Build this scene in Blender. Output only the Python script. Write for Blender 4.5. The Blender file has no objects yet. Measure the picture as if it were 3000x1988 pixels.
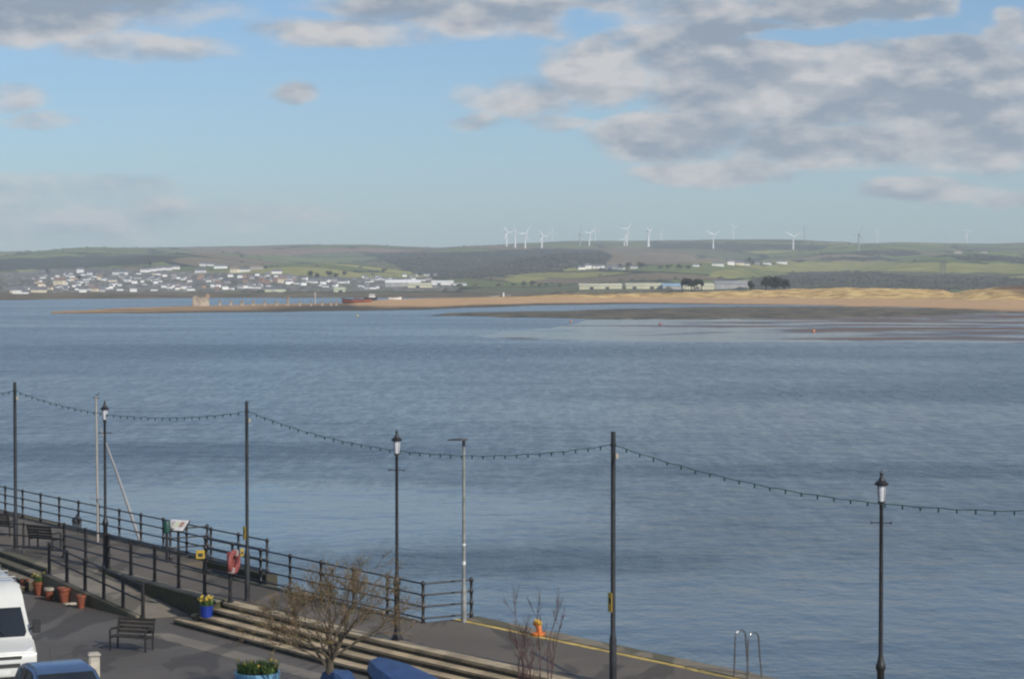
import bpy, bmesh, math, random
from mathutils import Vector, Matrix, noise as mnoise
R = math.radians
random.seed(7)
SC = bpy.context.scene
COL = SC.collection

# ------------------------------------------------------------------ camera
F = 6200.0                       # focal length in photo pixels (photo 3000 x 1988)
PITCH = R(1.488)
CAMZ = 9.5                       # quay paving is z = 0
WATER = -3.0
PARK = -0.64
cam = bpy.data.cameras.new("camera")
cam_o = bpy.data.objects.new("camera", cam); COL.objects.link(cam_o)
cam.sensor_width = 36.0
cam.lens = 36.0 * F / 3000.0
cam.clip_start = 0.5
cam.clip_end = 40000
cam_o.location = (0, 0, CAMZ)
cam_o.rotation_euler = (R(90) - PITCH, 0, 0)
SC.camera = cam_o

# ------------------------------------------------------------------ render look
SC.view_settings.view_transform = 'Standard'
SC.view_settings.look = 'None'
SC.view_settings.gamma = 1.0
SC.view_settings.exposure = 0.0
SC.cycles.filter_width = 2.2
SC.cycles.max_bounces = 8
SC.cycles.volume_bounces = 1
SC.cycles.use_denoising = True

# ------------------------------------------------------------------ sun + sky
SUN_EL, SUN_AZ = 33.0, 137.0     # azimuth clockwise from the view direction (+Y): behind and to the right
sd = Vector((math.sin(R(SUN_AZ)) * math.cos(R(SUN_EL)), math.cos(R(SUN_AZ)) * math.cos(R(SUN_EL)), math.sin(R(SUN_EL))))
sun = bpy.data.lights.new("sun", 'SUN')
sun.energy = 3.8
sun.angle = R(0.5)
sun.color = (1.0, 0.93, 0.82)
sun_o = bpy.data.objects.new("sun", sun); COL.objects.link(sun_o)
sun_o.rotation_euler = (-sd).to_track_quat('-Z', 'Y').to_euler()

class NT:
    """tiny helper for node trees"""
    def __init__(s, tree): s.t = tree; s.n = tree.nodes; s.l = tree.links
    def add(s, kind, **kw):
        n = s.n.new(kind)
        for k, v in kw.items(): setattr(n, k, v)
        return n
    def link(s, a, b): s.l.new(a, b)
    def val(s, sock, v):
        if isinstance(v, bpy.types.NodeSocket): s.l.new(v, sock)
        else: sock.default_value = v
    def math(s, op, a, b=0.0, c=0.0, clamp=False):
        n = s.n.new('ShaderNodeMath'); n.operation = op; n.use_clamp = clamp
        s.val(n.inputs[0], a); s.val(n.inputs[1], b); s.val(n.inputs[2], c)
        return n.outputs[0]
    def mix(s, fac, a, b, mode='MIX'):
        n = s.n.new('ShaderNodeMix'); n.data_type = 'RGBA'; n.blend_type = mode
        s.val(n.inputs[0], fac)
        for sock, v in ((n.inputs[6], a), (n.inputs[7], b)):
            if isinstance(v, bpy.types.NodeSocket): s.l.new(v, sock)
            else: sock.default_value = (v[0], v[1], v[2], 1)
        return n.outputs[2]
    def noise(s, vec, scale, detail=4, rough=0.55, dist=0.0):
        n = s.n.new('ShaderNodeTexNoise'); n.inputs['Scale'].default_value = scale
        n.inputs['Detail'].default_value = detail; n.inputs['Roughness'].default_value = rough
        n.inputs['Distortion'].default_value = dist
        if vec is not None: s.l.new(vec, n.inputs['Vector'])
        return n.outputs['Fac']
    def ramp(s, fac, lo, hi, a=0.0, b=1.0, smooth=True):
        n = s.n.new('ShaderNodeMapRange'); n.interpolation_type = 'SMOOTHSTEP' if smooth else 'LINEAR'
        s.val(n.inputs[0], fac)
        for i, v in ((1, lo), (2, hi), (3, a), (4, b)): s.val(n.inputs[i], v)
        return n.outputs[0]
    def comb(s, x, y, z=0.0):
        n = s.n.new('ShaderNodeCombineXYZ')
        s.val(n.inputs[0], x); s.val(n.inputs[1], y); s.val(n.inputs[2], z)
        return n.outputs[0]
    def mapping(s, vec, scale=(1, 1, 1), rot=(0, 0, 0), loc=(0, 0, 0)):
        n = s.n.new('ShaderNodeMapping'); s.l.new(vec, n.inputs[0])
        n.inputs['Scale'].default_value = scale; n.inputs['Rotation'].default_value = rot; n.inputs['Location'].default_value = loc
        return n.outputs[0]

world = bpy.data.worlds.new("World"); SC.world = world
world.use_nodes = True
W = NT(world.node_tree); W.n.clear()
out = W.add('ShaderNodeOutputWorld'); bg = W.add('ShaderNodeBackground')
W.link(bg.outputs[0], out.inputs[0])
bg.inputs[1].default_value = 0.10
sky = W.add('ShaderNodeTexSky'); sky.sky_type = 'NISHITA'; sky.sun_disc = False
sky.sun_elevation = R(SUN_EL); sky.sun_rotation = R(SUN_AZ)
sky.altitude = 0; sky.air_density = 1.0; sky.dust_density = 0.6; sky.ozone_density = 2.5
W_TINT = (0.74, 0.905, 1.09)
tc = W.add('ShaderNodeTexCoord')
sep = W.add('ShaderNodeSeparateXYZ'); W.link(tc.outputs['Generated'], sep.inputs[0])
az = W.math('ARCTAN2', sep.outputs[0], sep.outputs[1])
el = W.math('ARCSINE', sep.outputs[2])
skycol = W.mix(1.0, sky.outputs[0], W_TINT, 'MULTIPLY')
CLOUDS = [  # centre x, y, radius x, y (photo pixels = fixed bearings), weight
    (120, 10, 560, 105, 1.0), (40, 70, 400, 85, 1.1), (1600, 55, 320, 62, .88), (430, 150, 260, 50, .75), (1010, 95, 300, 52, .9), (1270, 35, 390, 75, 1.0),
    (860, 272, 85, 38, .85), (40, 300, 120, 45, .72), (130, 366, 125, 30, .6), (590, 390, 50, 16, .42),
    (120, 565, 480, 60, .62), (320, 630, 720, 60, .62), (60, 675, 560, 60, .58),
    (1530, 290, 190, 70, .9), (1400, 365, 110, 26, .75), (1760, 215, 180, 115, 1.15), (1640, 365, 120, 26, .75),
    (2080, 150, 420, 110, 1.1), (2300, 270, 480, 120, 1.15), (2700, 250, 480, 160, 1.15), (1980, 400, 260, 80, 1.15),
    (2090, 505, 230, 58, 1.2), (2430, 430, 420, 70, 1.0), (2880, 420, 320, 110, 1.1), (2700, 565, 200, 45, 1.05),
    (2960, 590, 120, 30, .8), (1880, 35, 480, 60, .95), (2480, 30, 380, 70, 1.0), (2960, 110, 120, 60, .9),
    (2860, 70, 70, 60, -.75), (2330, 118, 170, 24, -.7), (1730, 70, 110, 38, -.65), (2700, 95, 160, 28, -.6), (900, 60, 120, 26, -.3),
]
warp = W.math('MULTIPLY', W.math('SUBTRACT', W.noise(W.comb(W.math('MULTIPLY', az, 30.0), W.math('MULTIPLY', el, 60.0), 3.1), 1.0, 4), 0.5), 0.016)
azw = W.math('ADD', az, warp); elw = W.math('ADD', el, W.math('MULTIPLY', warp, -0.8))
mask = None
for cx, cy, rx, ry, w in CLOUDS:
    u0, v0 = math.atan((cx - 1500) / F), math.atan((833 - cy) / F)
    a = W.math('MULTIPLY', W.math('SUBTRACT', azw, u0), F / rx)
    b = W.math('MULTIPLY', W.math('SUBTRACT', elw, v0), F / ry)
    r2 = W.math('ADD', W.math('MULTIPLY', a, a), W.math('MULTIPLY', b, b))
    g = W.ramp(r2, 0.0, 1.7, w, 0.0)
    if mask is None: mask = g
    elif w < 0: mask = W.math('ADD', mask, g)
    else: mask = W.math('MAXIMUM', mask, g)
def fbm(du, dv, sc=1.0, det=7):
    return W.noise(W.comb(W.math('MULTIPLY', W.math('ADD', az, du), 26.0 * sc), W.math('MULTIPLY', W.math('ADD', el, dv), 58.0 * sc), 0.0), 1.0, det, 0.55)
n1 = fbm(0, 0); n3, n2 = fbm(0, 0, 1.0, 4), fbm(0.003, 0.006, 1.0, 4)
hi_sky = W.ramp(el, 0.18, 0.5, 0.0, 0.42)          # broken cloud over the rest of the sky
mask = W.math('MAXIMUM', mask, hi_sky)
dens = W.math('ADD', W.math('MULTIPLY', W.math('SUBTRACT', n1, 0.5), 1.5), mask)
cov = W.ramp(dens, 0.12, 0.98, 0.0, 0.94)
lit = W.math('ADD', W.math('MULTIPLY', W.math('SUBTRACT', n3, n2), 3.6), W.math('SUBTRACT', 0.62, W.math('MULTIPLY', W.ramp(dens, .55, 1.4), 0.46)), clamp=True)
def spots(lst):
    tot = None
    for cx, cy, rx, ry, w in lst:
        a = W.math('MULTIPLY', W.math('SUBTRACT', azw, math.atan((cx - 1500) / F)), F / rx)
        b = W.math('MULTIPLY', W.math('SUBTRACT', elw, math.atan((833 - cy) / F)), F / ry)
        g = W.ramp(W.math('ADD', W.math('MULTIPLY', a, a), W.math('MULTIPLY', b, b)), 0.0, 1.5, w, 0.0)
        tot = g if tot is None else W.math('ADD', tot, g)
    return tot
# thicker and thinner parts of the cloud bank
lit = W.math('ADD', lit, spots([(1750, 225, 150, 110, .42), (2400, 240, 150, 70, .34), (2250, 300, 150, 45, .22), (2080, 500, 130, 40, .35), (2620, 320, 90, 40, .2), (2760, 430, 120, 40, .28), (1960, 380, 150, 40, .2),
    (460, 145, 120, 40, .3), (2620, 560, 90, 30, .25), (1480, 290, 90, 40, .15), (900, 105, 160, 28, .3), (2130, 95, 170, 55, -.38), (120, 0, 480, 110, -.5), (1330, 40, 200, 45, -.2), (2500, 350, 190, 55, -.36), (2130, 275, 130, 45, -.24), (2850, 320, 220, 60, -.15), (2600, 20, 250, 50, -.2), (1980, 440, 200, 25, -.2)]), clamp=True)
cloudcol = W.mix(lit, (2.75, 3.25, 3.95), (6.4, 6.2, 6.1))
final = W.mix(cov, skycol, cloudcol)
W.link(final, bg.inputs[0])

# ------------------------------------------------------------------ materials
M = {}
def mat(name, col, rough=0.6, var=0.18, scale=3.0, metal=0.0, bump=0.0, col2=None, spec=0.5, obj=True):
    m = bpy.data.materials.new(name); m.use_nodes = True
    t = NT(m.node_tree); p = t.n['Principled BSDF']
    tcn = t.add('ShaderNodeTexCoord'); v = tcn.outputs['Object']
    f = t.noise(v, scale, 5, 0.6)
    c2 = col2 if col2 else tuple(min(1, c * (1 + var)) for c in col)
    c1 = col if col2 else tuple(c * (1 - var) for c in col)
    t.link(t.mix(t.ramp(f, .35, .65), c1, c2), p.inputs['Base Color'])
    t.link(t.ramp(f, .3, .7, rough * .88, min(1, rough * 1.12)), p.inputs['Roughness'])
    p.inputs['Metallic'].default_value = metal
    p.inputs['Specular IOR Level'].default_value = spec
    if bump:
        b = t.add('ShaderNodeBump'); b.inputs['Strength'].default_value = bump; b.inputs['Distance'].default_value = 0.02
        t.link(t.noise(v, scale * 6, 5, .6), b.inputs['Height']); t.link(b.outputs[0], p.inputs['Normal'])
    M[name] = m
    return m
mat('black_iron', (.011, .013, .017), .45, 0, 5, bump=.15, col2=(.030, .024, .021))
mat('dark_pole', (.022, .023, .026), .5, .3, 4)
mat('galvanised', (.27, .27, .26), .5, .2, 5, metal=.25)
mat('steel', (.30, .30, .31), .25, .1, 5, metal=.9)
mat('lamp_glass', (.62, .63, .66), .25, .06, 6)
mat('cable_green', (.012, .075, .055), .5, .2, 8)
mat('white_paint', (.72, .72, .70), .4, .06, 1.5)
mat('van_white', (.60, .60, .57), .22, .04, 1.2)
mat('car_blue', (.10, .17, .30), .24, .08, 1.5, metal=.55)
mat('car_black', (.02, .02, .023), .2, .08, 1.5)
mat('glass_dark', (.014, .018, .022), .07, .1, 1, spec=.8)
mat('plastic_black', (.02, .02, .021), .5, .15, 4)
mat('tyre', (.018, .018, .018), .8, .2, 10)
mat('headlight', (.55, .57, .58), .12, .05, 5, spec=.8)
mat('lens_red', (.35, .02, .02), .2, .05, 5)
mat('terracotta', (.23, .068, .036), .75, .25, 7, bump=.2)
mat('soil', (.035, .026, .018), .95, .4, 12, bump=.5)
mat('leaf_green', (.07, .12, .03), .55, .45, 5)
mat('daffodil', (.48, .34, .05), .5, .15, 6)
mat('tub_pale_blue', (.17, .36, .52), .5, .12, 3)
mat('tub_blue', (.014, .038, .25), .35, .12, 3)
mat('cover_blue', (.030, .066, .165), .5, .18, 2, bump=.25)
mat('stone_pale', (.43, .39, .32), .8, .25, 3, bump=.35)
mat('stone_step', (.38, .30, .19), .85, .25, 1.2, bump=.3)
mat('riser_stone_shaded', (.075, .065, .045), .9, .5, 2.0, bump=.5)  # step stone darkened, riser shade painted into the colour
mat('wood_bench', (.035, .03, .025), .7, .4, 6)
mat('sign_yellow', (.45, .31, .04), .45, .1, 4)
mat('orange_paint', (.62, .17, .03), .4, .15, 5)
mat('bollard_yellow', (.66, .37, .04), .4, .15, 5)
mat('ring_red', (.25, .065, .060), .45, .15, 5)
mat('ring_white', (.36, .29, .27), .45, .1, 5)
mat('board_white', (.62, .60, .58), .3, .15, 6)
mat('bin_green', (.010, .055, .042), .45, .15, 5)
mat('mast_alloy', (.36, .33, .29), .4, .08, 3)
mat('sail_cloth', (.34, .33, .33), .8, .1, 3)
mat('bark', (.085, .068, .048), .85, .4, 8)
mat('twig_bud', (.105, .078, .044), .8, .45, 3)
mat('twig_red', (.085, .042, .040), .7, .35, 4)
mat('boat_rust', (.32, .10, .06), .6, .35, .5)
mat('boat_dark', (.03, .03, .034), .6, .3, .8)
mat('buoy_orange', (.55, .24, .09), .5, .1, 2)
mat('buoy_yellow', (.62, .48, .12), .5, .1, 2)
mat('buoy_red', (.40, .12, .10), .5, .1, 2)
mat('turbine_white', (.82, .82, .82), .45, .03, .05)
mat('turbine_shaded', (.28, .30, .33), .5, .03, .05)  # turbine white darkened, so cloud shade sits in the colour
mat('wall_white', (.82, .80, .76), .8, .06, .2)
mat('wall_cream', (.72, .63, .46), .8, .08, .2)
mat('wall_grey', (.40, .38, .36), .85, .12, .2)
mat('wall_brick', (.36, .22, .16), .85, .12, .2)
mat('roof_slate', (.16, .16, .175), .75, .2, .3)
mat('roof_brown', (.24, .17, .135), .8, .2, .3)
mat('window_dark', (.05, .055, .06), .15, .1, .5)
mat('shed_cream', (.60, .56, .39), .7, .1, .05)
mat('shed_green', (.55, .58, .40), .7, .1, .05)
mat('shed_roof_blue', (.30, .44, .55), .5, .1, .05)
mat('shed_roof_grey', (.30, .30, .29), .6, .15, .05)
mat('pier_stone', (.38, .32, .25), .9, .3, .25, bump=.4)
mat('crown_dark', (.022, .032, .018), .8, .5, .25)
mat('crown_wood', (.062, .062, .042), .85, .5, .03)
mat('trunk_dark', (.05, .04, .032), .9, .3, .3)
mat('pylon_grey', (.13, .13, .14), .6, .1, .2)
mat('line_yellow', (.50, .36, .10), .8, .3, 1.5)
mat('dark_strip', (.035, .035, .036), .6, .3, 3)

# ------------------------------------------------------------------ geometry helpers
def ray(x, y):
    c, s = math.cos(PITCH), math.sin(PITCH)
    dx, dy = x - 1500.0, 994.0 - y
    return Vector((dx, F * c + dy * s, -F * s + dy * c))
def PZ(x, y, z=0.0):                       # the point of the level z seen at a photo pixel
    d = ray(x, y); t = (z - CAMZ) / d.z
    return Vector((d.x * t, d.y * t, z))
def PD(x, y, D):                           # the point at distance D
    d = ray(x, y); t = D / d.y
    return Vector((d.x * t, D, CAMZ + d.z * t))

class MB:
    def __init__(s): s.v = []; s.f = []; s.mi = []; s.cur = 0
    def add(s, vs, fs):
        o = len(s.v); s.v += [tuple(p) for p in vs]
        for f in fs: s.f.append(tuple(i + o for i in f)); s.mi.append(s.cur)
        return s
    def box(s, c, size, rz=0.0, taper=1.0):
        x, y, z = size[0] / 2, size[1] / 2, size[2] / 2
        vs = []
        for k, sz in ((1.0, -z), (taper, z)):
            for px, py in ((-x, -y), (x, -y), (x, y), (-x, y)):
                px *= k; py *= k
                vs.append((c[0] + px * math.cos(rz) - py * math.sin(rz), c[1] + px * math.sin(rz) + py * math.cos(rz), c[2] + sz))
        return s.add(vs, [(3, 2, 1, 0), (4, 5, 6, 7), (0, 1, 5, 4), (1, 2, 6, 5), (2, 3, 7, 6), (3, 0, 4, 7)])
    def tube(s, pts, r, n=8, cap=True):
        pts = [Vector(p) for p in pts]; rs = r if isinstance(r, (list, tuple)) else [r] * len(pts)
        vs, prev = [], None
        for i, p in enumerate(pts):
            d = (pts[min(i + 1, len(pts) - 1)] - pts[max(i - 1, 0)])
            d = d.normalized() if d.length > 1e-9 else Vector((0, 0, 1))
            ref = prev if prev is not None else (Vector((1, 0, 0)) if abs(d.x) < .9 else Vector((0, 1, 0)))
            a = (ref - d * ref.dot(d)).normalized(); b = d.cross(a); prev = a
            for k in range(n):
                t = 2 * math.pi * k / n
                vs.append(p + a * (rs[i] * math.cos(t)) + b * (rs[i] * math.sin(t)))
        fs = []
        for i in range(len(pts) - 1):
            for k in range(n):
                k2 = (k + 1) % n
                fs.append((i * n + k, i * n + k2, (i + 1) * n + k2, (i + 1) * n + k))
        if cap:
            fs.append(tuple(range(n - 1, -1, -1))); fs.append(tuple((len(pts) - 1) * n + k for k in range(n)))
        return s.add(vs, fs)
    def lathe(s, prof, n=16, c=(0, 0, 0)):       # profile of (radius, z)
        vs, fs = [], []
        for r, z in prof:
            for k in range(n):
                t = 2 * math.pi * k / n
                vs.append((c[0] + r * math.cos(t), c[1] + r * math.sin(t), c[2] + z))
        for i in range(len(prof) - 1):
            for k in range(n):
                k2 = (k + 1) % n
                fs.append((i * n + k, i * n + k2, (i + 1) * n + k2, (i + 1) * n + k))
        fs.append(tuple(range(n - 1, -1, -1))); fs.append(tuple((len(prof) - 1) * n + k for k in range(n)))
        return s.add(vs, fs)
    def ball(s, c, r, n=8, sq=1.0):
        k = max(4, n // 2 + 1)
        return s.lathe([(max(r * math.sin(math.pi * i / k), r * .02), -r * sq * math.cos(math.pi * i / k)) for i in range(k + 1)], n, c)
    def prism(s, poly, z0, z1):
        n = len(poly); zz0 = z0 if isinstance(z0, (list, tuple)) else [z0] * n; zz1 = z1 if isinstance(z1, (list, tuple)) else [z1] * n
        vs = [(p[0], p[1], zz0[i]) for i, p in enumerate(poly)] + [(p[0], p[1], zz1[i]) for i, p in enumerate(poly)]
        fs = [tuple(range(n - 1, -1, -1)), tuple(range(n, 2 * n))] + [(i, (i + 1) % n, n + (i + 1) % n, n + i) for i in range(n)]
        return s.add(vs, fs)
    def loft(s, secs, cap=True):
        n = len(secs[0]); vs = [p for sec in secs for p in sec]; fs = []
        for i in range(len(secs) - 1):
            for k in range(n):
                k2 = (k + 1) % n
                fs.append((i * n + k, i * n + k2, (i + 1) * n + k2, (i + 1) * n + k))
        if cap: fs.append(tuple(range(n - 1, -1, -1))); fs.append(tuple((len(secs) - 1) * n + k for k in range(n)))
        return s.add(vs, fs)
    def build(s, name, m, parent=None, smooth=False, bevel=0.0, fix=True):
        me = bpy.data.meshes.new(name); me.from_pydata(s.v, [], s.f)
        ms = m if isinstance(m, (list, tuple)) else [m]
        for q in ms: me.materials.append(M[q] if isinstance(q, str) else q)
        if len(ms) > 1:
            for p, i in zip(me.polygons, s.mi): p.material_index = i
        if fix or bevel:
            bm = bmesh.new(); bm.from_mesh(me)
            bmesh.ops.recalc_face_normals(bm, faces=bm.faces)
            if bevel:
                es = [e for e in bm.edges if len(e.link_faces) == 2 and e.calc_face_angle(0) > R(28)]
                bmesh.ops.bevel(bm, geom=es, offset=bevel, segments=2, affect='EDGES', clamp_overlap=True)
            bm.to_mesh(me); bm.free()
        if smooth:
            for p in me.polygons: p.use_smooth = True
            try: me.set_sharp_from_angle(angle=R(40))
            except Exception: pass
        o = bpy.data.objects.new(name, me); COL.objects.link(o)
        if parent: o.parent = parent
        return o

def tag(o, label=None, cat=None, group=None, kind=None):
    if label: o['label'] = label
    if cat: o['category'] = cat
    if group: o['group'] = group
    if kind: o['kind'] = kind
    return o
def thing(name, label, cat, loc=(0, 0, 0), rz=0.0, group=None):
    o = bpy.data.objects.new(name, None); COL.objects.link(o)
    o.location = loc; o.rotation_euler = (0, 0, rz); o.empty_display_size = .2
    return tag(o, label, cat, group)
def copy_tree(o, loc, rz=0.0, label=None, group=None, scale=None):
    c = o.copy(); COL.objects.link(c); c.location = loc; c.rotation_euler = (0, 0, rz)
    if label: c['label'] = label
    if group: c['group'] = group
    if scale: c.scale = (scale,) * 3
    for ch in list(o.children):
        d = ch.copy(); COL.objects.link(d); d.parent = c
        for g in list(ch.children):
            e = g.copy(); COL.objects.link(e); e.parent = d
    return c
def lerp(a, b, t): return a + (b - a) * t
def interp(tab, x):
    if x <= tab[0][0]: return tab[0][1]
    for (x0, y0), (x1, y1) in zip(tab, tab[1:]):
        if x <= x1:
            t = (x - x0) / (x1 - x0); t = t * t * (3 - 2 * t)
            return y0 + (y1 - y0) * t
    return tab[-1][1]
def fb(x, y, s, octv=4, seed=0.0):
    return mnoise.fractal(Vector((x * s + seed, y * s - seed * .7, seed)), 1.0, 2.0, octv)

# ------------------------------------------------------------------ water
def water_material():
    m = bpy.data.materials.new('water'); m.use_nodes = True
    t = NT(m.node_tree); p = t.n['Principled BSDF']
    g = t.add('ShaderNodeNewGeometry').outputs['Position']
    sp = t.add('ShaderNodeSeparateXYZ'); t.link(g, sp.inputs[0])
    p.inputs['IOR'].default_value = 1.333
    # wind: ruffled and calm areas of the estuary, in metres on the water
    big = t.noise(t.mapping(g, (.009, .014, 0), (0, 0, R(-12))), 1.0, 4, .55, 1.0)
    ruffle = t.math('MULTIPLY', t.math('SUBTRACT', big, .5), 1.7)
    for cx, cy, rx, ry, w in WIND:
        a = t.math('MULTIPLY', t.math('SUBTRACT', sp.outputs[0], cx), 1 / rx); b = t.math('MULTIPLY', t.math('SUBTRACT', sp.outputs[1], cy), 1 / ry)
        r2 = t.math('ADD', t.math('MULTIPLY', a, a), t.math('MULTIPLY', b, b))
        r2 = t.math('ADD', r2, t.math('MULTIPLY', t.math('SUBTRACT', big, .5), 2.0))
        ruffle = t.math('ADD', ruffle, t.ramp(r2, 0, 1.6, w, 0))
    gust = t.noise(t.mapping(g, (.62, .085, 0), (0, 0, R(3))), 1.0, 6, .72)      # cat's paws, wave groups
    chop = t.noise(t.mapping(g, (1.5, .34, 0), (0, 0, R(-5)), (5, 2, 0)), 1.0, 4, .7)
    grain = t.math('ADD', t.math('MULTIPLY', t.math('SUBTRACT', gust, .5), 2.1), t.math('MULTIPLY', t.math('SUBTRACT', chop, .5), 1.9))
    grain = t.math('MULTIPLY', grain, t.ramp(sp.outputs[1], 62, 170, .42, 1.0))      # the lee of the quay is smoother
    patch = t.ramp(t.math('ADD', ruffle, grain), -1.0, 1.0, smooth=False)
    w0 = t.noise(t.mapping(g, (2.6, 3.4, 1), (0, 0, R(20))), 1.0, 3, .6)
    w1 = t.noise(t.mapping(g, (1.1, .50, 1), (0, 0, R(9))), 1.0, 3, .6)
    w2 = t.noise(t.mapping(g, (.24, .30, 1), (0, 0, R(-9))), 1.0, 3, .55)
    w3 = t.noise(t.mapping(g, (.045, .085, 1), (0, 0, R(6))), 1.0, 2, .5)
    h = t.math('ADD', t.math('MULTIPLY', w0, .05), t.math('ADD', t.math('ADD', t.math('MULTIPLY', w1, .22), t.math('MULTIPLY', w2, .50)), t.math('MULTIPLY', w3, .5)))
    b = t.add('ShaderNodeBump'); b.inputs['Distance'].default_value = 1.0
    t.link(t.math('MULTIPLY', t.ramp(patch, 0, 1, .25, 1.25), t.ramp(sp.outputs[1], 55, 160, .55, 1.0)), b.inputs['Strength'])
    t.link(h, b.inputs['Height']); t.link(b.outputs[0], p.inputs['Normal'])
    t.link(t.ramp(patch, 0, 1, .14, .30), p.inputs['Roughness'])
    t.link(t.mix(patch, (.105, .127, .126), (.044, .065, .078)), p.inputs['Base Color'])  # calm-water sheen and ripple shade partly painted into the base colour
    return m
WIND = [(-17, 117, 22, 17, -1.1), (-26, 158, 24, 10, .7), (1, 95, 9, 5, .7), (-60, 400, 120, 50, .45), (14, 74, 34, 20, -.5), (24, 142, 22, 6, .6), (40, 118, 14, 14, .25), (20, 205, 40, 22, -.35)]
M['water'] = water_material()
mb = MB()
ys = [25, 60, 120, 250, 500, 900, 1500, 2300, 3500]
xs = [-1600, -800, -300, -100, 0, 100, 300, 800, 1600]
mb.add([(x, y, WATER) for y in ys for x in xs],
       [(j * 9 + i, j * 9 + i + 1, (j + 1) * 9 + i + 1, (j + 1) * 9 + i) for j in range(8) for i in range(8)])
tag(mb.build('water', 'water', fix=False), kind='structure')

# ------------------------------------------------------------------ far land: hills
RIDGE = [(-500, 748), (0, 743), (100, 739), (300, 727), (500, 725), (700, 722), (880, 717), (1050, 719), (1200, 725), (1270, 727), (1400, 720),
         (1550, 712), (1680, 706), (1800, 706), (2000, 704), (2100, 702), (2300, 703), (2450, 709), (2530, 713), (2650, 710), (2800, 713), (2900, 714), (3000, 711), (3500, 715)]
SHORE = [(-500, 1650), (0, 1720), (300, 1850), (600, 1980), (1000, 2000), (1300, 1950), (1600, 1900), (2000, 1800), (2500, 1750), (3500, 1750)]
def land_z(x, D):
    """height of the far land at bearing x (photo pixels) and distance D"""
    s = interp(SHORE, x)
    zr = CAMZ + (833 - interp(RIDGE, x)) * 8000 / F
    wob = 4.0 * math.sin(x * .0053 + D * .0011) + 3 * math.sin(x * .011 - D * .0023)
    prof = [(s - 60, -4.0), (s + 15, -2.3), (s + 160, -1.2), (2350, .6), (2700, 6 + wob * .3), (3300, 22 + wob), (4200, 50 + wob * 2.2), (5500, 84 + wob * 2.6), (8000, zr), (8300, zr - 6), (9600, zr - 60), (10500, zr - 120)]
    for (d0, z0), (d1, z1) in zip(prof, prof[1:]):
        if D <= d1:
            t = max(0, (D - d0) / (d1 - d0)); 
            if d1 == 8000: t = t * (2 - t) * .5 + t * .5
            return z0 + (z1 - z0) * t
    return prof[-1][1]
def land_row(x, D): return 833 - (land_z(x, D) - CAMZ) * F / D
def on_land(x, y):
    """the spot of the far land seen at photo pixel x, y"""
    D = 1900.0
    while D < 8200:
        if land_row(x, D) <= y: break
        D += 12
    return Vector(((x - 1500) / F * D, D, land_z(x, D)))
def in_poly(x, y, poly):
    c = False; j = len(poly) - 1
    for i in range(len(poly)):
        if (poly[i][1] > y) != (poly[j][1] > y) and x < (poly[j][0] - poly[i][0]) * (y - poly[i][1]) / (poly[j][1] - poly[i][1]) + poly[i][0]: c = not c
        j = i
    return c
FGREEN, FPALE, FBROWN, FMOOR, FWOOD_SHADED, FTOWN, FMARSH, FDARK = (.185, .215, .080), (.330, .315, .105), (.235, .185, .115), (.300, .205, .135), (.026, .038, .026), (.20, .185, .165), (.19, .155, .10), (.085, .085, .06)
ZONES = [  # land use: outline in bearings/rows of the photograph, cover; the wood colour includes painted cloud shade
    ([(560, 735), (700, 733), (900, 728), (1100, 727), (1200, 733), (1240, 741), (1100, 738), (960, 738), (860, 748), (780, 747), (700, 741), (560, 741)], FMOOR),
    ([(1060, 745), (1130, 741), (1270, 740), (1480, 736), (1560, 731), (1660, 728), (1760, 733), (1790, 748), (1770, 776), (1690, 783), (1620, 795), (1500, 806), (1400, 816), (1300, 818), (1240, 806), (1180, 790), (1150, 775), (1110, 758)], FWOOD_SHADED),
    ([(1700, 727), (1860, 724), (1960, 730), (2040, 745), (2050, 768), (1940, 778), (1800, 778), (1750, 772), (1790, 748)], FBROWN),
    ([(1900, 714), (2060, 711), (2300, 713), (2420, 720), (2400, 732), (2200, 733), (2050, 728), (1900, 726)], FDARK),
    ([(2230, 812), (2330, 803), (2480, 793), (2560, 798), (2640, 806), (2720, 812), (2760, 806), (2900, 812), (3200, 828), (3200, 850), (2150, 850), (2180, 830)], FWOOD_SHADED),
    ([(2500, 738), (2560, 733), (2680, 734), (2660, 750), (2540, 748)], FWOOD_SHADED),
    ([(2400, 757), (2470, 752), (2600, 756), (2580, 762), (2420, 764)], FWOOD_SHADED), ([(2730, 752), (2850, 747), (3000, 754), (3200, 770), (3200, 784), (2960, 770), (2850, 760)], FWOOD_SHADED),
    ([(1470, 818), (1540, 808), (1620, 805), (1600, 820), (1500, 828)], FPALE),
    ([(2100, 790), (2180, 788), (2220, 806), (2150, 815), (2080, 808)], FPALE),
    ([(2250, 772), (2480, 765), (2600, 768), (2980, 774), (3200, 800), (2900, 800), (2740, 799), (2560, 795), (2300, 798), (2230, 790)], FPALE),
    ([(0, 800), (150, 788), (330, 785), (520, 795), (700, 800), (1000, 812), (1250, 815), (1340, 830), (1340, 852), (0, 858)], FTOWN),
    ([(0, 758), (200, 752), (420, 748), (560, 752), (420, 775), (240, 785), (60, 790), (-100, 800)], FDARK),
]
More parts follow.
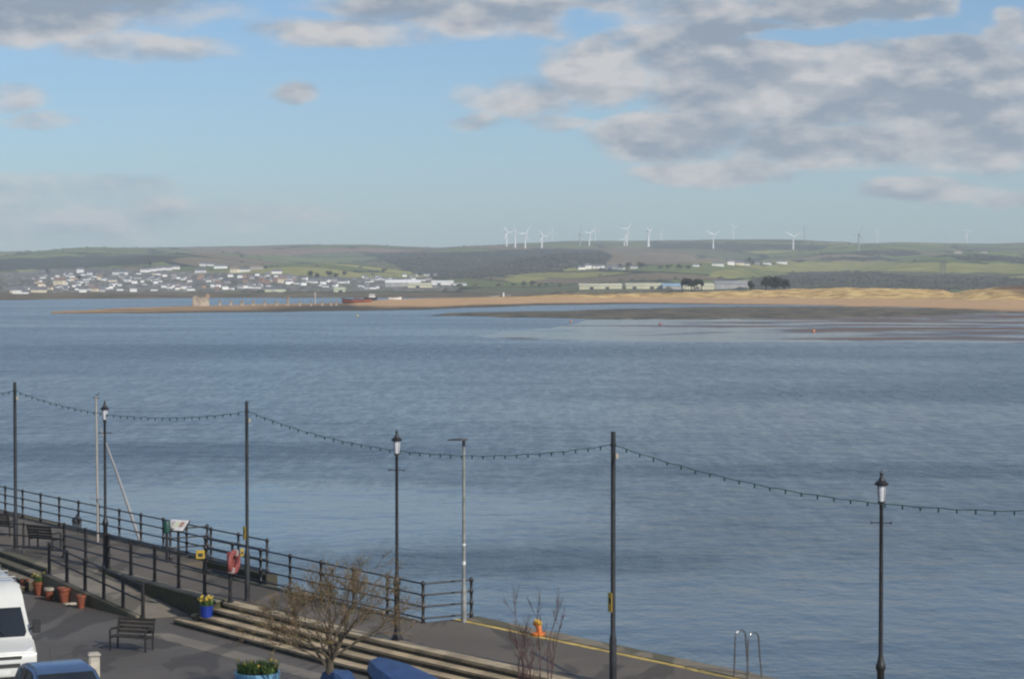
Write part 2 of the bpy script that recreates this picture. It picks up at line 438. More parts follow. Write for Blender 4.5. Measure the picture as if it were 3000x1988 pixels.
def field_cover(x, y, D):
    X = (x - 1500) / F * D
    for poly, c in ZONES:
        if in_poly(x + 14 * fb(x, y * 3, .02, 3, 4), y + 4 * fb(x, y * 3, .02, 3, 9), poly):
            k = 1 + .35 * fb(X, D, .012, 4, 2)
            if c is FWOOD_SHADED:
                q = min(1, max(0, .30 + 1.1 * fb(X, D, .006, 4, 17))); c = tuple(lerp(a, b, q) for a, b in zip(FWOOD_SHADED, (.12, .10, .065)))
            if c is FTOWN: c = random.choice((FTOWN, FTOWN, (.42, .40, .38), (.10, .105, .075), (.26, .21, .17), (.15, .17, .09)))
            return tuple(v * k for v in c)
    if D < 2330: 
        k = 1 + .5 * fb(X, D * .4, .02, 4, 3)
        return tuple(v * k for v in FMARSH)
    cs, best = 330.0, []
    wx, wy = X + 60 * fb(X, D, .002, 2, 1), D * .8 + 60 * fb(X, D, .002, 2, 5)
    gi, gj = math.floor(wx / cs), math.floor(wy / cs)
    for i in (-1, 0, 1):
        for j in (-1, 0, 1):
            rr = random.Random((gi + i) * 7919 + (gj + j) * 104729)
            cx, cy = (gi + i + rr.random()) * cs, (gj + j + rr.random()) * cs
            best.append((math.hypot(wx - cx, wy - cy), rr.random(), rr.random()))
    best.sort()
    edge = best[1][0] - best[0][0]
    if edge < 13 + D * .0022: return (.045, .052, .032)
    r, q = best[0][1], best[0][2]
    base = FGREEN if r < .5 else FPALE if r < .68 else FBROWN if r < .84 else (.16, .165, .09)
    k = .85 + .3 * q + .18 * fb(X, D, .015, 3, 6)
    return tuple(v * k for v in base)
mb = MB()
cols = list(range(-420, 3421, 8))
ds = []
d = 1640.0
while d < 10400:
    ds.append(d); d += 7 if d < 2000 else 12 if d < 2700 else 20 if d < 5200 else 40 if d < 8100 else 300
vs, vc = [], []
for D in ds:
    for x in cols:
        z = land_z(x, D) + (.9 * fb(x * D / F, D, .01, 3, 8) if D > 2100 else .15 * fb(x * D / F, D, .02, 3, 8))
        vs.append(((x - 1500) / F * D, D, z))
        vc.append(field_cover(x, land_row(x, D), D))
nc = len(cols)
mb.add(vs, [(j * nc + i, j * nc + i + 1, (j + 1) * nc + i + 1, (j + 1) * nc + i) for j in range(len(ds) - 1) for i in range(nc - 1)])
m = bpy.data.materials.new('land_cover'); m.use_nodes = True
t = NT(m.node_tree); p = t.n['Principled BSDF']
ca = t.add('ShaderNodeVertexColor'); ca.layer_name = 'cover'
gp = t.add('ShaderNodeNewGeometry').outputs['Position']
f = t.noise(gp, .05, 5, .65)
t.link(t.mix(t.ramp(f, .3, .7), ca.outputs[0], t.mix(1.0, ca.outputs[0], (.62, .62, .62), 'MULTIPLY')), p.inputs['Base Color'])
p.inputs['Roughness'].default_value = 1.0; p.inputs['Specular IOR Level'].default_value = .1
M['land_cover'] = m
hills = mb.build('hills', 'land_cover', fix=False, smooth=False)
at = hills.data.color_attributes.new('cover', 'FLOAT_COLOR', 'POINT')
at.data.foreach_set('color', [c for v in vc for c in (max(0, v[0]), max(0, v[1]), max(0, v[2]), 1)])
for pl in hills.data.polygons: pl.use_smooth = True
tag(hills, kind='structure')

# ------------------------------------------------------------------ sand spit, seaweed bank and wet flats
def bearing_sheet(name, xs, rows_fn, material, kind='structure'):
    mb = MB(); n = None; vs = []
    for x in xs:
        r = rows_fn(x); n = len(r)
        for D, z in r: vs.append(((x - 1500) / F * D, D, z))
    fs = [(i * n + k, i * n + k + 1, (i + 1) * n + k + 1, (i + 1) * n + k) for i in range(len(xs) - 1) for k in range(n - 1)]
    mb.add(vs, fs)
    o = mb.build(name, material, fix=True, smooth=True)
    me = o.data
    if sum(pl.normal.z for pl in me.polygons) < 0: me.flip_normals()
    return tag(o, kind=kind)
def dist_at(y, z): return (CAMZ - z) * F / (y - 833)
NEAR = [(150, 919), (205, 918.5), (400, 918), (600, 916), (800, 914), (1000, 911), (1200, 908), (1400, 901), (1600, 894), (1900, 890), (2300, 893), (2600, 900), (3000, 912), (3400, 925)]
CREST = [(150, 918), (205, 914), (400, 906), (560, 900), (700, 897), (900, 891), (1000, 888), (1060, 882), (1150, 876), (1300, 873), (1500, 869), (1700, 863), (1900, 858), (2100, 852), (2300, 847), (2450, 842.5), (2560, 845), (2640, 846), (2760, 850), (2790, 858), (2850, 848), (2920, 840), (3000, 838), (3400, 838)]
CRESTD = [(150, 925), (205, 955), (400, 1090), (560, 1180), (900, 1330), (1100, 1420), (1500, 1480), (1900, 1520), (2400, 1500), (2700, 1450), (3000, 1400), (3400, 1400)]
def spit_rows(x):
    yn, yc, Dc = interp(NEAR, x), interp(CREST, x), interp(CRESTD, x)
    Dn = dist_at(yn, WATER); zc = max(-2.6, CAMZ - (yc - 833) * Dc / F)
    dune = max(0.0, zc - .3)
    out = [(Dn - 14, WATER - .35)]
    K = 60
    for k in range(K + 1):
        q = k / K; D = Dn + (Dc - Dn) * q
        if dune > 0:
            base = WATER - .02 + 2.6 * min(1, q / .55) ** 1.3
            rise = max(0, (q - .52) / .48)
            z = base + (zc - (WATER + 2.58)) * (rise * rise * (3 - 2 * rise)) ** .8
            z += rise * (1 - .4 * q) * min(1, dune / 3) * 1.5 * fb((x - 1500) / F * D, D * .5, .045, 4, 11)
            z += min(1, dune / 2) * (q > .9) * .9 * fb((x - 1500) / F * D, 0, .03, 3, 15)
        else:
            z = WATER - .02 + (zc - WATER) * (q ** .7)
        z += .07 * fb((x - 1500) / F * D, D, .05, 3, 13)
        out.append((D, z))
    zl = out[-1][1]
    out += [(Dc + 30, zl - .3 * (zl - WATER) ), (Dc + 90, WATER + .25 * (zl - WATER) if x > 1900 else WATER - .3), (Dc + 170, WATER - .1 if x > 1900 else WATER - .8)]
    return out
def spit_material():
    m = bpy.data.materials.new('spit'); m.use_nodes = True
    t = NT(m.node_tree); p = t.n['Principled BSDF']
    g = t.add('ShaderNodeNewGeometry').outputs['Position']
    s = t.add('ShaderNodeSeparateXYZ'); t.link(g, s.inputs[0])
    n = t.noise(t.mapping(g, (.02, .035, .2)), 1.0, 5, .6)
    n2 = t.noise(t.mapping(g, (.09, .12, .5)), 1.0, 5, .65)
    n3 = t.noise(t.mapping(g, (.012, .02, .1), loc=(4, 2, 0)), 1.0, 4, .6)
    z = t.math('ADD', s.outputs[2], t.math('MULTIPLY', t.math('SUBTRACT', n, .5), 1.3))
    weed = t.mix(t.ramp(n2, .35, .65), (.060, .055, .044), (.135, .115, .078))
    sand = t.mix(t.ramp(n2, .3, .7), (.48, .30, .16), (.58, .38, .20))
    grass = t.mix(t.ramp(n2, .38, .62), (.34, .20, .08), (.80, .57, .23))
    scrub = t.mix(t.ramp(n2, .35, .65), (.12, .075, .045), (.24, .15, .09))
    zs = t.math('ADD', t.math('ADD', z, t.ramp(s.outputs[0], 60, 190, 0, .75)), t.ramp(s.outputs[0], -150, -60, .6, 0))
    c = t.mix(t.ramp(zs, WATER + .45, WATER + 1.2), weed, sand)
    c = t.mix(t.ramp(z, WATER + 3.0, WATER + 3.9), c, grass)
    right = t.ramp(t.math('ADD', s.outputs[0], t.math('MULTIPLY', n3, 40)), 320, 345)   # brown scrub at the right end
    c = t.mix(t.math('MULTIPLY', right, t.ramp(z, WATER + 2.9, WATER + 4.2)), c, scrub)
    t.link(c, p.inputs['Base Color'])
    p.inputs['Roughness'].default_value = .95; p.inputs['Specular IOR Level'].default_value = .2
    b = t.add('ShaderNodeBump'); b.inputs['Strength'].default_value = .8; b.inputs['Distance'].default_value = 1.0
    t.link(n2, b.inputs['Height']); t.link(b.outputs[0], p.inputs['Normal'])
    return m
M['spit'] = spit_material()
bearing_sheet('beach', list(range(150, 3401, 6)), spit_rows, 'spit')

WN = [(1250, 924.5), (1380, 926), (1500, 930), (1800, 935), (2000, 935.5), (2400, 931), (2700, 924), (3000, 916), (3400, 916)]
WF = [(1250, 924), (1330, 919), (1400, 916), (1600, 912), (1850, 904), (2100, 899), (2400, 898), (2700, 903), (3000, 914), (3400, 915)]
def weed_rows(x):
    yn, yf = interp(WN, x) + 1.2 * fb(x, 0, .02, 3, 21), interp(WF, x) + .8 * fb(x, 0, .02, 3, 23)
    Dn, Df = dist_at(yn, WATER), dist_at(max(yf, 890), WATER)
    if Df < Dn + 3: Df = Dn + 3
    w = min(1, (Df - Dn) / 60)
    out = [(Dn - 4, WATER - .2)]
    for k in range(25):
        q = k / 24; D = lerp(Dn, Df, q)
        out.append((D, WATER + .05 + .55 * w * math.sin(math.pi * min(1, max(0, q))) ** .6 + .22 * w * fb((x - 1500) / F * D, D, .12, 4, 25)))
    return out + [(Df + 4, WATER - .2)]
mat('seaweed_bank', (.032, .033, .024), .9, 0, .09, col2=(.20, .165, .10), bump=.6)
bearing_sheet('seaweed_bank', list(range(1250, 3401, 5)), weed_rows, 'seaweed_bank')

FN = [(1400, 984), (1440, 990), (1600, 996), (1800, 999), (2000, 1001), (2400, 1001), (2700, 1003), (3000, 1004), (3400, 1006)]
FF = [(1400, 983), (1480, 972), (1600, 962), (1680, 950), (1720, 938), (1800, 934), (2000, 933), (2400, 930), (2700, 912), (2850, 905), (3400, 905)]
def flat_rows(x):
    yn, yf = interp(FN, x) + .5 * fb(x, 0, .03, 3, 31), interp(FF, x) + 1.0 * fb(x, 0, .025, 3, 33)
    Dn, Df = dist_at(yn, WATER), dist_at(yf, WATER)
    if Df < Dn + 2: Df = Dn + 2
    return [(Dn - 3, WATER - .05)] + [(lerp(Dn, Df, k / 20), WATER + .03 + .05 * fb((x - 1500) / F * lerp(Dn, Df, k / 20), lerp(Dn, Df, k / 20), .04, 2, 35)) for k in range(21)] + [(Df + 3, WATER - .03)]
def flat_material():
    m = bpy.data.materials.new('wet_sand'); m.use_nodes = True
    t = NT(m.node_tree); p = t.n['Principled BSDF']
    g = t.add('ShaderNodeNewGeometry').outputs['Position']
    a = t.noise(t.mapping(g, (.016, .034, 0), (0, 0, R(12))), 1.0, 5, .62, .8)
    b_ = t.noise(t.mapping(g, (.007, .016, 0), (0, 0, R(8)), (9, 1, 0)), 1.0, 3, .5, .6)
    s = t.add('ShaderNodeSeparateXYZ'); t.link(g, s.inputs[0])
    wet = t.ramp(t.math('ADD', t.math('ADD', t.math('MULTIPLY', a, .6), t.math('MULTIPLY', b_, .4)), t.ramp(s.outputs[0], 0, 130, .08, -.01)), .455, .555)
    t.link(t.mix(wet, (.175, .125, .088), (.060, .070, .082)), p.inputs['Base Color'])
    t.link(t.ramp(wet, 0, 1, .62, .10), p.inputs['Roughness'])
    p.inputs['IOR'].default_value = 1.34
    b = t.add('ShaderNodeBump'); b.inputs['Distance'].default_value = .3
    t.link(t.ramp(wet, 0, 1, .5, .22), b.inputs['Strength'])
    t.link(t.noise(t.mapping(g, (.5, 1.2, 0)), 1.0, 3), b.inputs['Height']); t.link(b.outputs[0], p.inputs['Normal'])
    return m
M['wet_sand'] = flat_material()
bearing_sheet('sand_flats', list(range(1400, 3401, 6)), flat_rows, 'wet_sand')

# ------------------------------------------------------------------ quay, car park, walls, steps
def ground_mat(name, c1, c2, c3, rough=.85, s=.35, moss=0.0):
    m = bpy.data.materials.new(name); m.use_nodes = True
    t = NT(m.node_tree); p = t.n['Principled BSDF']
    g = t.add('ShaderNodeNewGeometry').outputs['Position']
    a = t.noise(g, s, 5, .6, .3); b_ = t.noise(g, s * 9, 4, .6); c_ = t.noise(g, 45, 3, .7)
    col = t.mix(t.ramp(a, .35, .68), c1, c2)
    pt = t.noise(t.mapping(g, (.55, .22, 1), (0, 0, R(37))), 1.0, 3, .5, .6)
    col = t.mix(t.ramp(pt, .54, .57, 0, .8), col, tuple(v * .72 for v in c3))
    col = t.mix(t.ramp(b_, .55, .72, 0, .7), col, c3)
    col = t.mix(t.ramp(c_, .35, .7, 0, .35), col, (.03, .03, .03))
    t.link(col, p.inputs['Base Color'])
    t.link(t.ramp(b_, .3, .7, rough, rough - .2), p.inputs['Roughness'])
    bp = t.add('ShaderNodeBump'); bp.inputs['Strength'].default_value = .35; bp.inputs['Distance'].default_value = .02
    t.link(c_, bp.inputs['Height']); t.link(bp.outputs[0], p.inputs['Normal'])
    M[name] = m
ground_mat('quay_paving', (.126, .104, .077), (.160, .135, .102), (.100, .082, .058))
ground_mat('park_asphalt', (.100, .088, .074), (.135, .120, .102), (.085, .075, .064), s=.22)
ground_mat('ramp_concrete', (.20, .175, .14), (.25, .22, .17), (.15, .135, .10), s=.7)
ground_mat('mossy_wall', (.075, .068, .028), (.045, .040, .028), (.11, .115, .03), s=1.2)
ground_mat('edge_stone', (.20, .165, .11), (.27, .235, .165), (.13, .12, .06), s=.9)

U = Vector((.600, -.800)); N = Vector((.800, .600))      # along the quay (towards the right), and out over the water
OUT_ = [(-40, 114.5), (-20.75, 87.95), (-10.2, 72.7), (-11.5, 71.75), (-2.45, 59.35), (-1.02, 60.4), (4.55, 53.2), (22, 30.2), (30, 19)]
IN_ = [(20, 19), (13, 35.2), (0, 52.0), (-3.39, 56.15), (-8.6, 63.06), (-12.2, 68.2), (-13.7, 70.45), (-15.2, 69.1), (-15.75, 71.3), (-19.6, 78.3), (-44, 111)]
mb = MB(); mb.prism(OUT_ + IN_, -6.0, 0.0)
quay = mb.build('quay', 'quay_paving'); tag(quay, kind='structure')
park_poly = [(-90, 125), (-44.5, 112.5), (-20, 79), (-14.6, 71.6), (-12.8, 69.6), (-8.0, 63.4), (-2.8, 56.5), (.6, 52.4), (13.6, 35.6), (20.6, 19.5), (34, -30), (-90, -30)]
mb = MB(); mb.prism(park_poly, -6.2, PARK)
tag(mb.build('car_park', 'park_asphalt'), kind='structure')
# paler worn apron at the foot of the steps
mb = MB(); a0 = Vector((-9.95, 61.35)); a1 = Vector((2.0, 46.0))
mb.prism([a0, a1, a1 - N * .55, a0 - N * .75 - U * .4], PARK + .001, PARK + .006)
tag(mb.build('paved_path', 'ramp_concrete'), kind='structure')

def line_pts(a, b, n): return [(lerp(a[0], b[0], i / n), lerp(a[1], b[1], i / n)) for i in range(n + 1)]
# edge stones of the open quay side, each laid end to end in one coping
kerb = MB()
pa, pb = Vector((-1.02, 60.4)), Vector((4.55, 53.2)); pc = Vector((22, 30.2))
pts = [pa]; 
def walk(a, b, st):
    L = (b - a).length; n = max(1, round(L / st)); return [a + (b - a) * (i / n) for i in range(1, n + 1)]
pts += walk(pa, pb, 1.1) + walk(pb, pc, 1.1)
for q0, q1 in zip(pts, pts[1:]):
    d = (q1 - q0).normalized(); n_ = Vector((-d.y, d.x)); n_ = n_ if n_.dot(N) > 0 else -n_
    q0b, q1b = q0 + d * .012, q1 - d * .012
    h = .012 + random.random() * .012
    kerb.prism([q0b - n_ * .62, q1b - n_ * .62, q1b + n_ * .03, q0b + n_ * .03], -.3, h)
tag(kerb.build('quay_coping', 'edge_stone', bevel=.012), 'long row of worn brown coping stones along the open quay edge', 'coping', kind='structure')
mb = MB()
for q0, q1 in ((pa, pb), (pb, pc)):
    d = (q1 - q0).normalized(); n_ = Vector((-d.y, d.x)); n_ = n_ if n_.dot(N) > 0 else -n_
    mb.prism([q0 - n_ * .86, q1 - n_ * .86, q1 - n_ * .66, q0 - n_ * .66], .001, .006)
tag(mb.build('yellow_line', 'line_yellow'), kind='structure')
mb = MB()
s0, s1 = PZ(1560, 1910), PZ(1800, 2040)
d = (s1 - s0).xy.normalized(); n_ = Vector((-d.y, d.x))
mb.prism([s0.xy - n_ * .05, s1.xy - n_ * .05, s1.xy + n_ * .05, s0.xy + n_ * .05], .001, .005)
tag(mb.build('dark_strip', 'dark_strip'), kind='structure')  # thin dark strip laid diagonally on the paving
# mossy strip at the foot of the long sea railing
mb = MB()
q0, q1 = Vector((-11.2, 71.3)), Vector((-2.6, 59.55))
mb.prism([q0 - N * .25, q1 - N * .22, q1 + N * .04, q0 + N * .04], -.05, .03)
q0, q1 = Vector((-20.75, 87.95)), Vector((-10.2, 72.7))
mb.prism([q0 - N * .4, q1 - N * .4, q1 + N * .02, q0 + N * .02], -.05, .05)
tag(mb.build('mossy_verge', 'edge_stone', bevel=.02), kind='structure')

# broad stone steps from the quay down to the car park
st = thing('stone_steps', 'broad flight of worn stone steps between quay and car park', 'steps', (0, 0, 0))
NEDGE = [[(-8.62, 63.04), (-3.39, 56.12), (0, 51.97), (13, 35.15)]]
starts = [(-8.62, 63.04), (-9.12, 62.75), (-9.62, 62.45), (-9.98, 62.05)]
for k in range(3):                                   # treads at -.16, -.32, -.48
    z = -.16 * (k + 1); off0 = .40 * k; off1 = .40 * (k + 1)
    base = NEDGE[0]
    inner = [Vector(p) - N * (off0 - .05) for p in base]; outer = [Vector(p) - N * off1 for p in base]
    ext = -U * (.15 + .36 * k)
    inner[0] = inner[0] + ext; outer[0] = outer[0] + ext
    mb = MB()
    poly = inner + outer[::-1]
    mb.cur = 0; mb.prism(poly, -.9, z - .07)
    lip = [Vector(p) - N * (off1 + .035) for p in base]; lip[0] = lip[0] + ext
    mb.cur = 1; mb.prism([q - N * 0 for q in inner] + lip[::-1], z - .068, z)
    mb.build('step', ['riser_stone_shaded', 'stone_step'], st, bevel=.012)
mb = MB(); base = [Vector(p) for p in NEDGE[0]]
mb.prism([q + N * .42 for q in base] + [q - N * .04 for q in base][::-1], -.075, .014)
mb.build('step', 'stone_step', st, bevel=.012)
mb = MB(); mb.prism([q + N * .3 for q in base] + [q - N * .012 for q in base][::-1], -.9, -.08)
mb.build('riser', 'riser_stone_shaded', st)

# low mossy retaining wall under the inner fence
rw = thing('retaining_wall', 'low mossy retaining wall with pale coping beside the ramp', 'wall', (0, 0, 0))
wa, wb = Vector((-13.65, 70.3)), Vector((-8.75, 63.2))
mb = MB(); mb.prism([wa, wb, wb - N * .10, wa - N * .10], -.9, -.02); mb.build('wall_face', 'mossy_wall', rw)
mb = MB(); mb.prism([wa + N * .30, wb + N * .30, wb - N * .14, wa - N * .14], -.015, .05); mb.build('coping', 'edge_stone', rw, bevel=.015)
mb = MB(); e0 = wb - N * .1
mb.prism([e0 + U * .0, e0 + U * .22, e0 + U * .22 - N * .75, e0 - N * .75], -.9, [-.02, -.02, -.30, -.30]); mb.build('end_pier', 'mossy_wall', rw, bevel=.02)

# ramp between the wall and the lower fence
P1, P2, P3, P4 = (-13.72, 70.3), (-15.25, 69.05), (-11.25, 64.05), (-9.75, 64.8)
mb = MB(); mb.prism([P1, P2, P3, P4], -.9, [.004, .004, PARK + .02, PARK + .02])
tag(mb.build('ramp', 'ramp_concrete'), kind='structure')
mb = MB()
k0, k1 = Vector(P2), Vector(P3)
mb.prism([k0 + N * .0, k1 + N * .0, k1 - N * .18, k0 - N * .18], -.9, [.10, PARK + .10, PARK + .10, .10])
tag(mb.build('ramp_kerb', 'edge_stone', bevel=.02), 'brown stone kerb along the low side of the ramp behind the terracotta pots', 'kerb')

# second flight of steps, far left
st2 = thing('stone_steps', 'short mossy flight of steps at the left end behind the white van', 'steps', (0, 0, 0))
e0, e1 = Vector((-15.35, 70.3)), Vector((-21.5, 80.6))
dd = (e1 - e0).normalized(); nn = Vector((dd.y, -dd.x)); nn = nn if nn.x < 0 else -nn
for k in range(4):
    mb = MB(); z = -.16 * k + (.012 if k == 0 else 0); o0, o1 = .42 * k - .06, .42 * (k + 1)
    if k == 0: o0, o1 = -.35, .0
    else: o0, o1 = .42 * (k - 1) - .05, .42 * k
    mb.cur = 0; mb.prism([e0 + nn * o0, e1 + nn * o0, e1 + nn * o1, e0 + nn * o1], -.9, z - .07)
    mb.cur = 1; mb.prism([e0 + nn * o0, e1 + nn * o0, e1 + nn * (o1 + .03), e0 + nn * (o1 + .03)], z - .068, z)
    mb.build('step', ['riser_stone_shaded', 'edge_stone'], st2, bevel=.012)

# landing stairs cut into the quay behind the railing
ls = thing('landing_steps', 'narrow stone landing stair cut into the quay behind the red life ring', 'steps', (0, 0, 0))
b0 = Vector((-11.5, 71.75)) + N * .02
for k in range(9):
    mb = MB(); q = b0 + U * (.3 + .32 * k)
    mb.prism([q, q + U * .34, q + U * .34 + N * 1.5, q + N * 1.5], -6, -.22 * (k + 1)); mb.build('step', 'riser_stone_shaded', ls)
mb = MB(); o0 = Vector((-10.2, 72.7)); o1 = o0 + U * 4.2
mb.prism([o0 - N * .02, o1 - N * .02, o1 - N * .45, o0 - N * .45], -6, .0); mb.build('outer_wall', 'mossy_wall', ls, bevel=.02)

# ------------------------------------------------------------------ railings
def railing(name, label, path, posts, heights=(1.1, .78, .45, .12), r=.026, pr=.042, group=None, knobs=True):
    """path: 3D polyline of the foot; posts: list of 3D feet"""
    base = Vector(path[0]); t = thing(name, label, 'railing', base, 0, group)
    for h in heights:
        mb = MB()
        for a, b in zip(path, path[1:]):
            mb.tube([Vector(a) - base + Vector((0, 0, h)), Vector(b) - base + Vector((0, 0, h))], r, 8)
        mb.build('rail', 'black_iron', t, smooth=True)
    for p in posts:
        mb = MB(); q = Vector(p) - base
        prof = [(pr * 1.7, -.02), (pr * 1.7, .03), (pr * 1.05, .06)]
        top = max(heights)
        for h in sorted(heights):
            if h > .2: prof += [(pr * .95, h - .07)]
            if knobs: prof += [(pr * 1.45, h - .03), (pr * 1.6, h), (pr * 1.45, h + .03)]
            prof += [(pr * .95, min(h + .06, h + .06))]
        prof += [(pr * .6, top + .075), (pr * .1, top + .085)]
        mb.lathe(prof, 10, q); mb.build('post', 'black_iron', t, smooth=True)
    return t
def along(a, b, sp, z=0.0):
    a, b = Vector(a), Vector(b); n = max(1, round((b - a).length / sp)); 
    za, zb = (z if isinstance(z, tuple) else (z, z))
    return [Vector((*(a + (b - a) * (i / n)), lerp(za, zb, i / n))) for i in range(n + 1)]
# sea railing, far length: foot line set in .25 m from the edge
A0, A1 = (-27.5, 97.0), (-21.0, 87.5); A2 = (-10.35, 72.55); A3 = (-8.05, 69.35)
pp = along(A0, A1, 1.76) + along(A1, A2, 1.76)[1:] + along(A2, A3, 1.76)[1:]
railing('sea_railing', 'long black iron sea railing running off to the left edge of the quay', [(*A0, 0), (*A1, 0), (*A2, 0), (*A3, 0)], pp, group=None)
# railing on the near side of the landing stair and on to the corner, then the short return
B0, B1, B2 = (-10.15, 69.85), (-2.50, 59.28), (-1.16, 60.08)
railing('sea_railing', 'black iron sea railing from the life ring to the squared corner by the grey lamp', [(*B0, 0), (*B1, 0), (*B2, 0)], along(B0, B1, 1.76) + [(*B2, 0)])
# cross railing at the head of the landing stair
C0, C1 = (-11.75, 72.55), (-10.6, 73.4)
railing('stair_railing', 'short black railing closing the head of the landing stair beside the tilted board', [(*C0, 0), (*C1, 0)], [(*C0, 0), (*C1, 0)])
# inner fence over the mossy wall
D0, D1 = (-16.0, 74.0), (-8.45, 63.25); Dm = (-13.6, 70.55)
pp = [Vector((*p, .04)) for p in ((-15.6, 73.5), (-14.55, 72.0), (-13.45, 70.35), (-12.42, 68.75), (-11.4, 67.3), (-10.4, 65.8), (-9.38, 64.35), (-8.42, 63.0))]
railing('inner_railing', 'black railing along the top of the mossy retaining wall', [pp[0], pp[2], pp[-1]], pp, heights=(1.1, .74, .38), knobs=False, pr=.055, r=.03)
# lower fence beside the ramp
ra, rb = Vector((-15.1, 68.85)), Vector((-11.2, 63.98))
pp = [Vector((*(ra + (rb - ra) * (i / 5)), lerp(.0, PARK, i / 5))) for i in range(6)]
railing('ramp_railing', 'black handrail stepping down the low side of the ramp above the terracotta pots', [pp[0], pp[-1]], pp, heights=(1.02, .55), knobs=False, pr=.058, r=.03)
# short gate railing at the left
g0, g1 = Vector((-15.65, 73.7, 0)), Vector((-19.0, 76.0, 0))
railing('gate_railing', 'short low black barrier joining the inner railing at the far left', [g0, g1], [g0, g0.lerp(g1, .5), g1], heights=(1.0, .6, .2), knobs=False, pr=.04)

# ------------------------------------------------------------------ lamps and poles
def victorian_lamp(loc, label, rz):
    t = thing('street_lamp', label, 'street lamp', loc, rz, 'black heritage lamps along the quay')
    mb = MB(); mb.lathe([(.17, 0), (.17, .06), (.13, .10), (.105, .16), (.085, .28), (.078, .9), (.075, 1.45), (.10, 1.5), (.105, 1.56), (.085, 1.62), (.072, 1.66), (.06, 1.72), (.046, 1.80), (.042, 3.4), (.038, 4.9), (.050, 4.93), (.036, 4.97)], 14)
    mb.build('post', 'black_iron', t, smooth=True)
    mb = MB(); mb.tube([(-.2, 0, 4.55), (.2, 0, 4.55)], .011, 8); mb.ball((-.2, 0, 4.55), .026); mb.ball((.2, 0, 4.55), .026); mb.build('ladder_bar', 'black_iron', t, smooth=True)
    mb = MB(); mb.lathe([(.04, 4.955), (.075, 4.965), (.082, 4.985), (.07, 5.0)], 12); mb.build('lantern_base', 'black_iron', t, smooth=True)
    mb = MB(); mb.lathe([(.068, 5.0), (.082, 5.16), (.093, 5.33)], 16); mb.build('lamp_shade', 'lamp_glass', t, smooth=True)
    mb = MB()
    for k in range(4):
        c, s = math.cos(math.pi / 4 + k * math.pi / 2), math.sin(math.pi / 4 + k * math.pi / 2)
        mb.tube([(.074 * c, .074 * s, 4.99), (.102 * c, .102 * s, 5.345)], .006, 6)
    mb.build('lantern_frame', 'black_iron', t)
    mb = MB(); mb.lathe([(.10, 5.325), (.142, 5.335), (.146, 5.365), (.115, 5.405), (.065, 5.435), (.048, 5.49), (.030, 5.51), (.022, 5.53), (.038, 5.56), (.036, 5.585), (.014, 5.61), (.008, 5.66), (.002, 5.675)], 14)
    mb.build('lantern_cap', 'black_iron', t, smooth=True)
    return t
def lift(t, h): return t
l1 = victorian_lamp((*PZ(1163, 1874).xy, 0), 'black heritage lamp behind the budding tree, in line with the corner railing', R(-8))
l0 = copy_tree(l1, (*PZ(309, 1666).xy, 0), R(-8), 'black heritage lamp at left overlapping the pale yacht mast')
l2 = copy_tree(l1, (7.68, 43.9, 0), R(-8), 'black heritage lamp standing alone at the right over open water')

def tall_pole(loc, label, r1, r0, zs, sign):
    t = thing('light_pole', label, 'pole', loc, 0, 'plain dark poles carrying the light strings')
    mb = MB(); mb.lathe([(r0 * 1.25, -.02), (r0 * 1.25, .03), (r0, .05), (r0, zs), (r1 * 1.08, zs + .16), (r1, zs + .18), (r1 * .97, 6.0), (r1 * .2, 6.004)], 12); mb.build('shaft', 'dark_pole', t, smooth=True)
    mb = MB(); mb.tube([(0, 0, 5.66), (0, 0, 5.72)], r1 * 1.25, 12); mb.build('cable_clamp', 'black_iron', t, smooth=True)
    mb = MB(); mb.box((r1 + .03, -.02, 5.42), (.07, .07, .13)); mb.build('socket_box', 'stone_pale', t, bevel=.01)
    if sign:
        z0, h = sign
        mb = MB(); mb.box((-.075, -.07, z0 - h / 2), (.17, .02, h), R(-62)); mb.build('warning_sign', 'sign_yellow', t, bevel=.004)
        mb = MB(); mb.box((-.082, -.083, z0 - h * .42), (.09, .004, h * .28), R(-62)); mb.build('sign_panel', 'boat_dark', t)
    return t
pB = (-7.97, 63.5, 0); pC = (2.41, 50.3, 0); pA = (-17.85, 75.9, 0); pZ = (-27.9, 88.3, 0); pD = (12.7, 37.3, 0)
tall_pole(pC, 'dark pole right of centre with an edge-on yellow sign', .058, .086, 1.02, (2.17, .46))
tall_pole(pB, 'dark pole beside the red life ring with a yellow sign', .050, .080, 1.40, (2.24, .40))
tall_pole(pA, 'dark pole nearest the left edge of the photo, beside the far railing', .060, .085, 1.2, None)

BULB = None
def festoon(a, b, sag, label, bulbs=True):
    global BULB
    a, b = Vector(a), Vector(b); t = thing('light_string', label, 'light string', a, 0, 'green strings of bulbs slung between the poles')
    n = 48; pts = []
    for i in range(n + 1):
        q = i / n; p = (b - a) * q; p.z -= sag * 4 * q * (1 - q) - .012 * math.sin(q * 97); pts.append(p)
    mb = MB(); mb.tube(pts, .0095, 6); mb.build('cable', 'cable_green', t, smooth=True)
    nb = round((b - a).length / .47)
    for i in range(1, nb):
        q = i / nb; p = (b - a) * q; p.z -= sag * 4 * q * (1 - q)
        if BULB is None:
            mb = MB(); mb.lathe([(.010, .008), (.017, 0), (.018, -.03), (.015, -.035), (.020, -.055), (.017, -.075), (.004, -.085)], 8); o = mb.build('bulb', 'cable_green', t, smooth=True); BULB = o
        else:
            o = BULB.copy(); COL.objects.link(o); o.parent = t
        o.location = p
    return t
za = 5.69
festoon((pB[0] + .05, pB[1], za), (pC[0], pC[1], za), .70, 'green bulb string dipping behind the tree lamp to the pole right of centre')
festoon((pA[0], pA[1], za), (pB[0], pB[1], za), .52, 'green bulb string between the leftmost pole and the life ring pole')
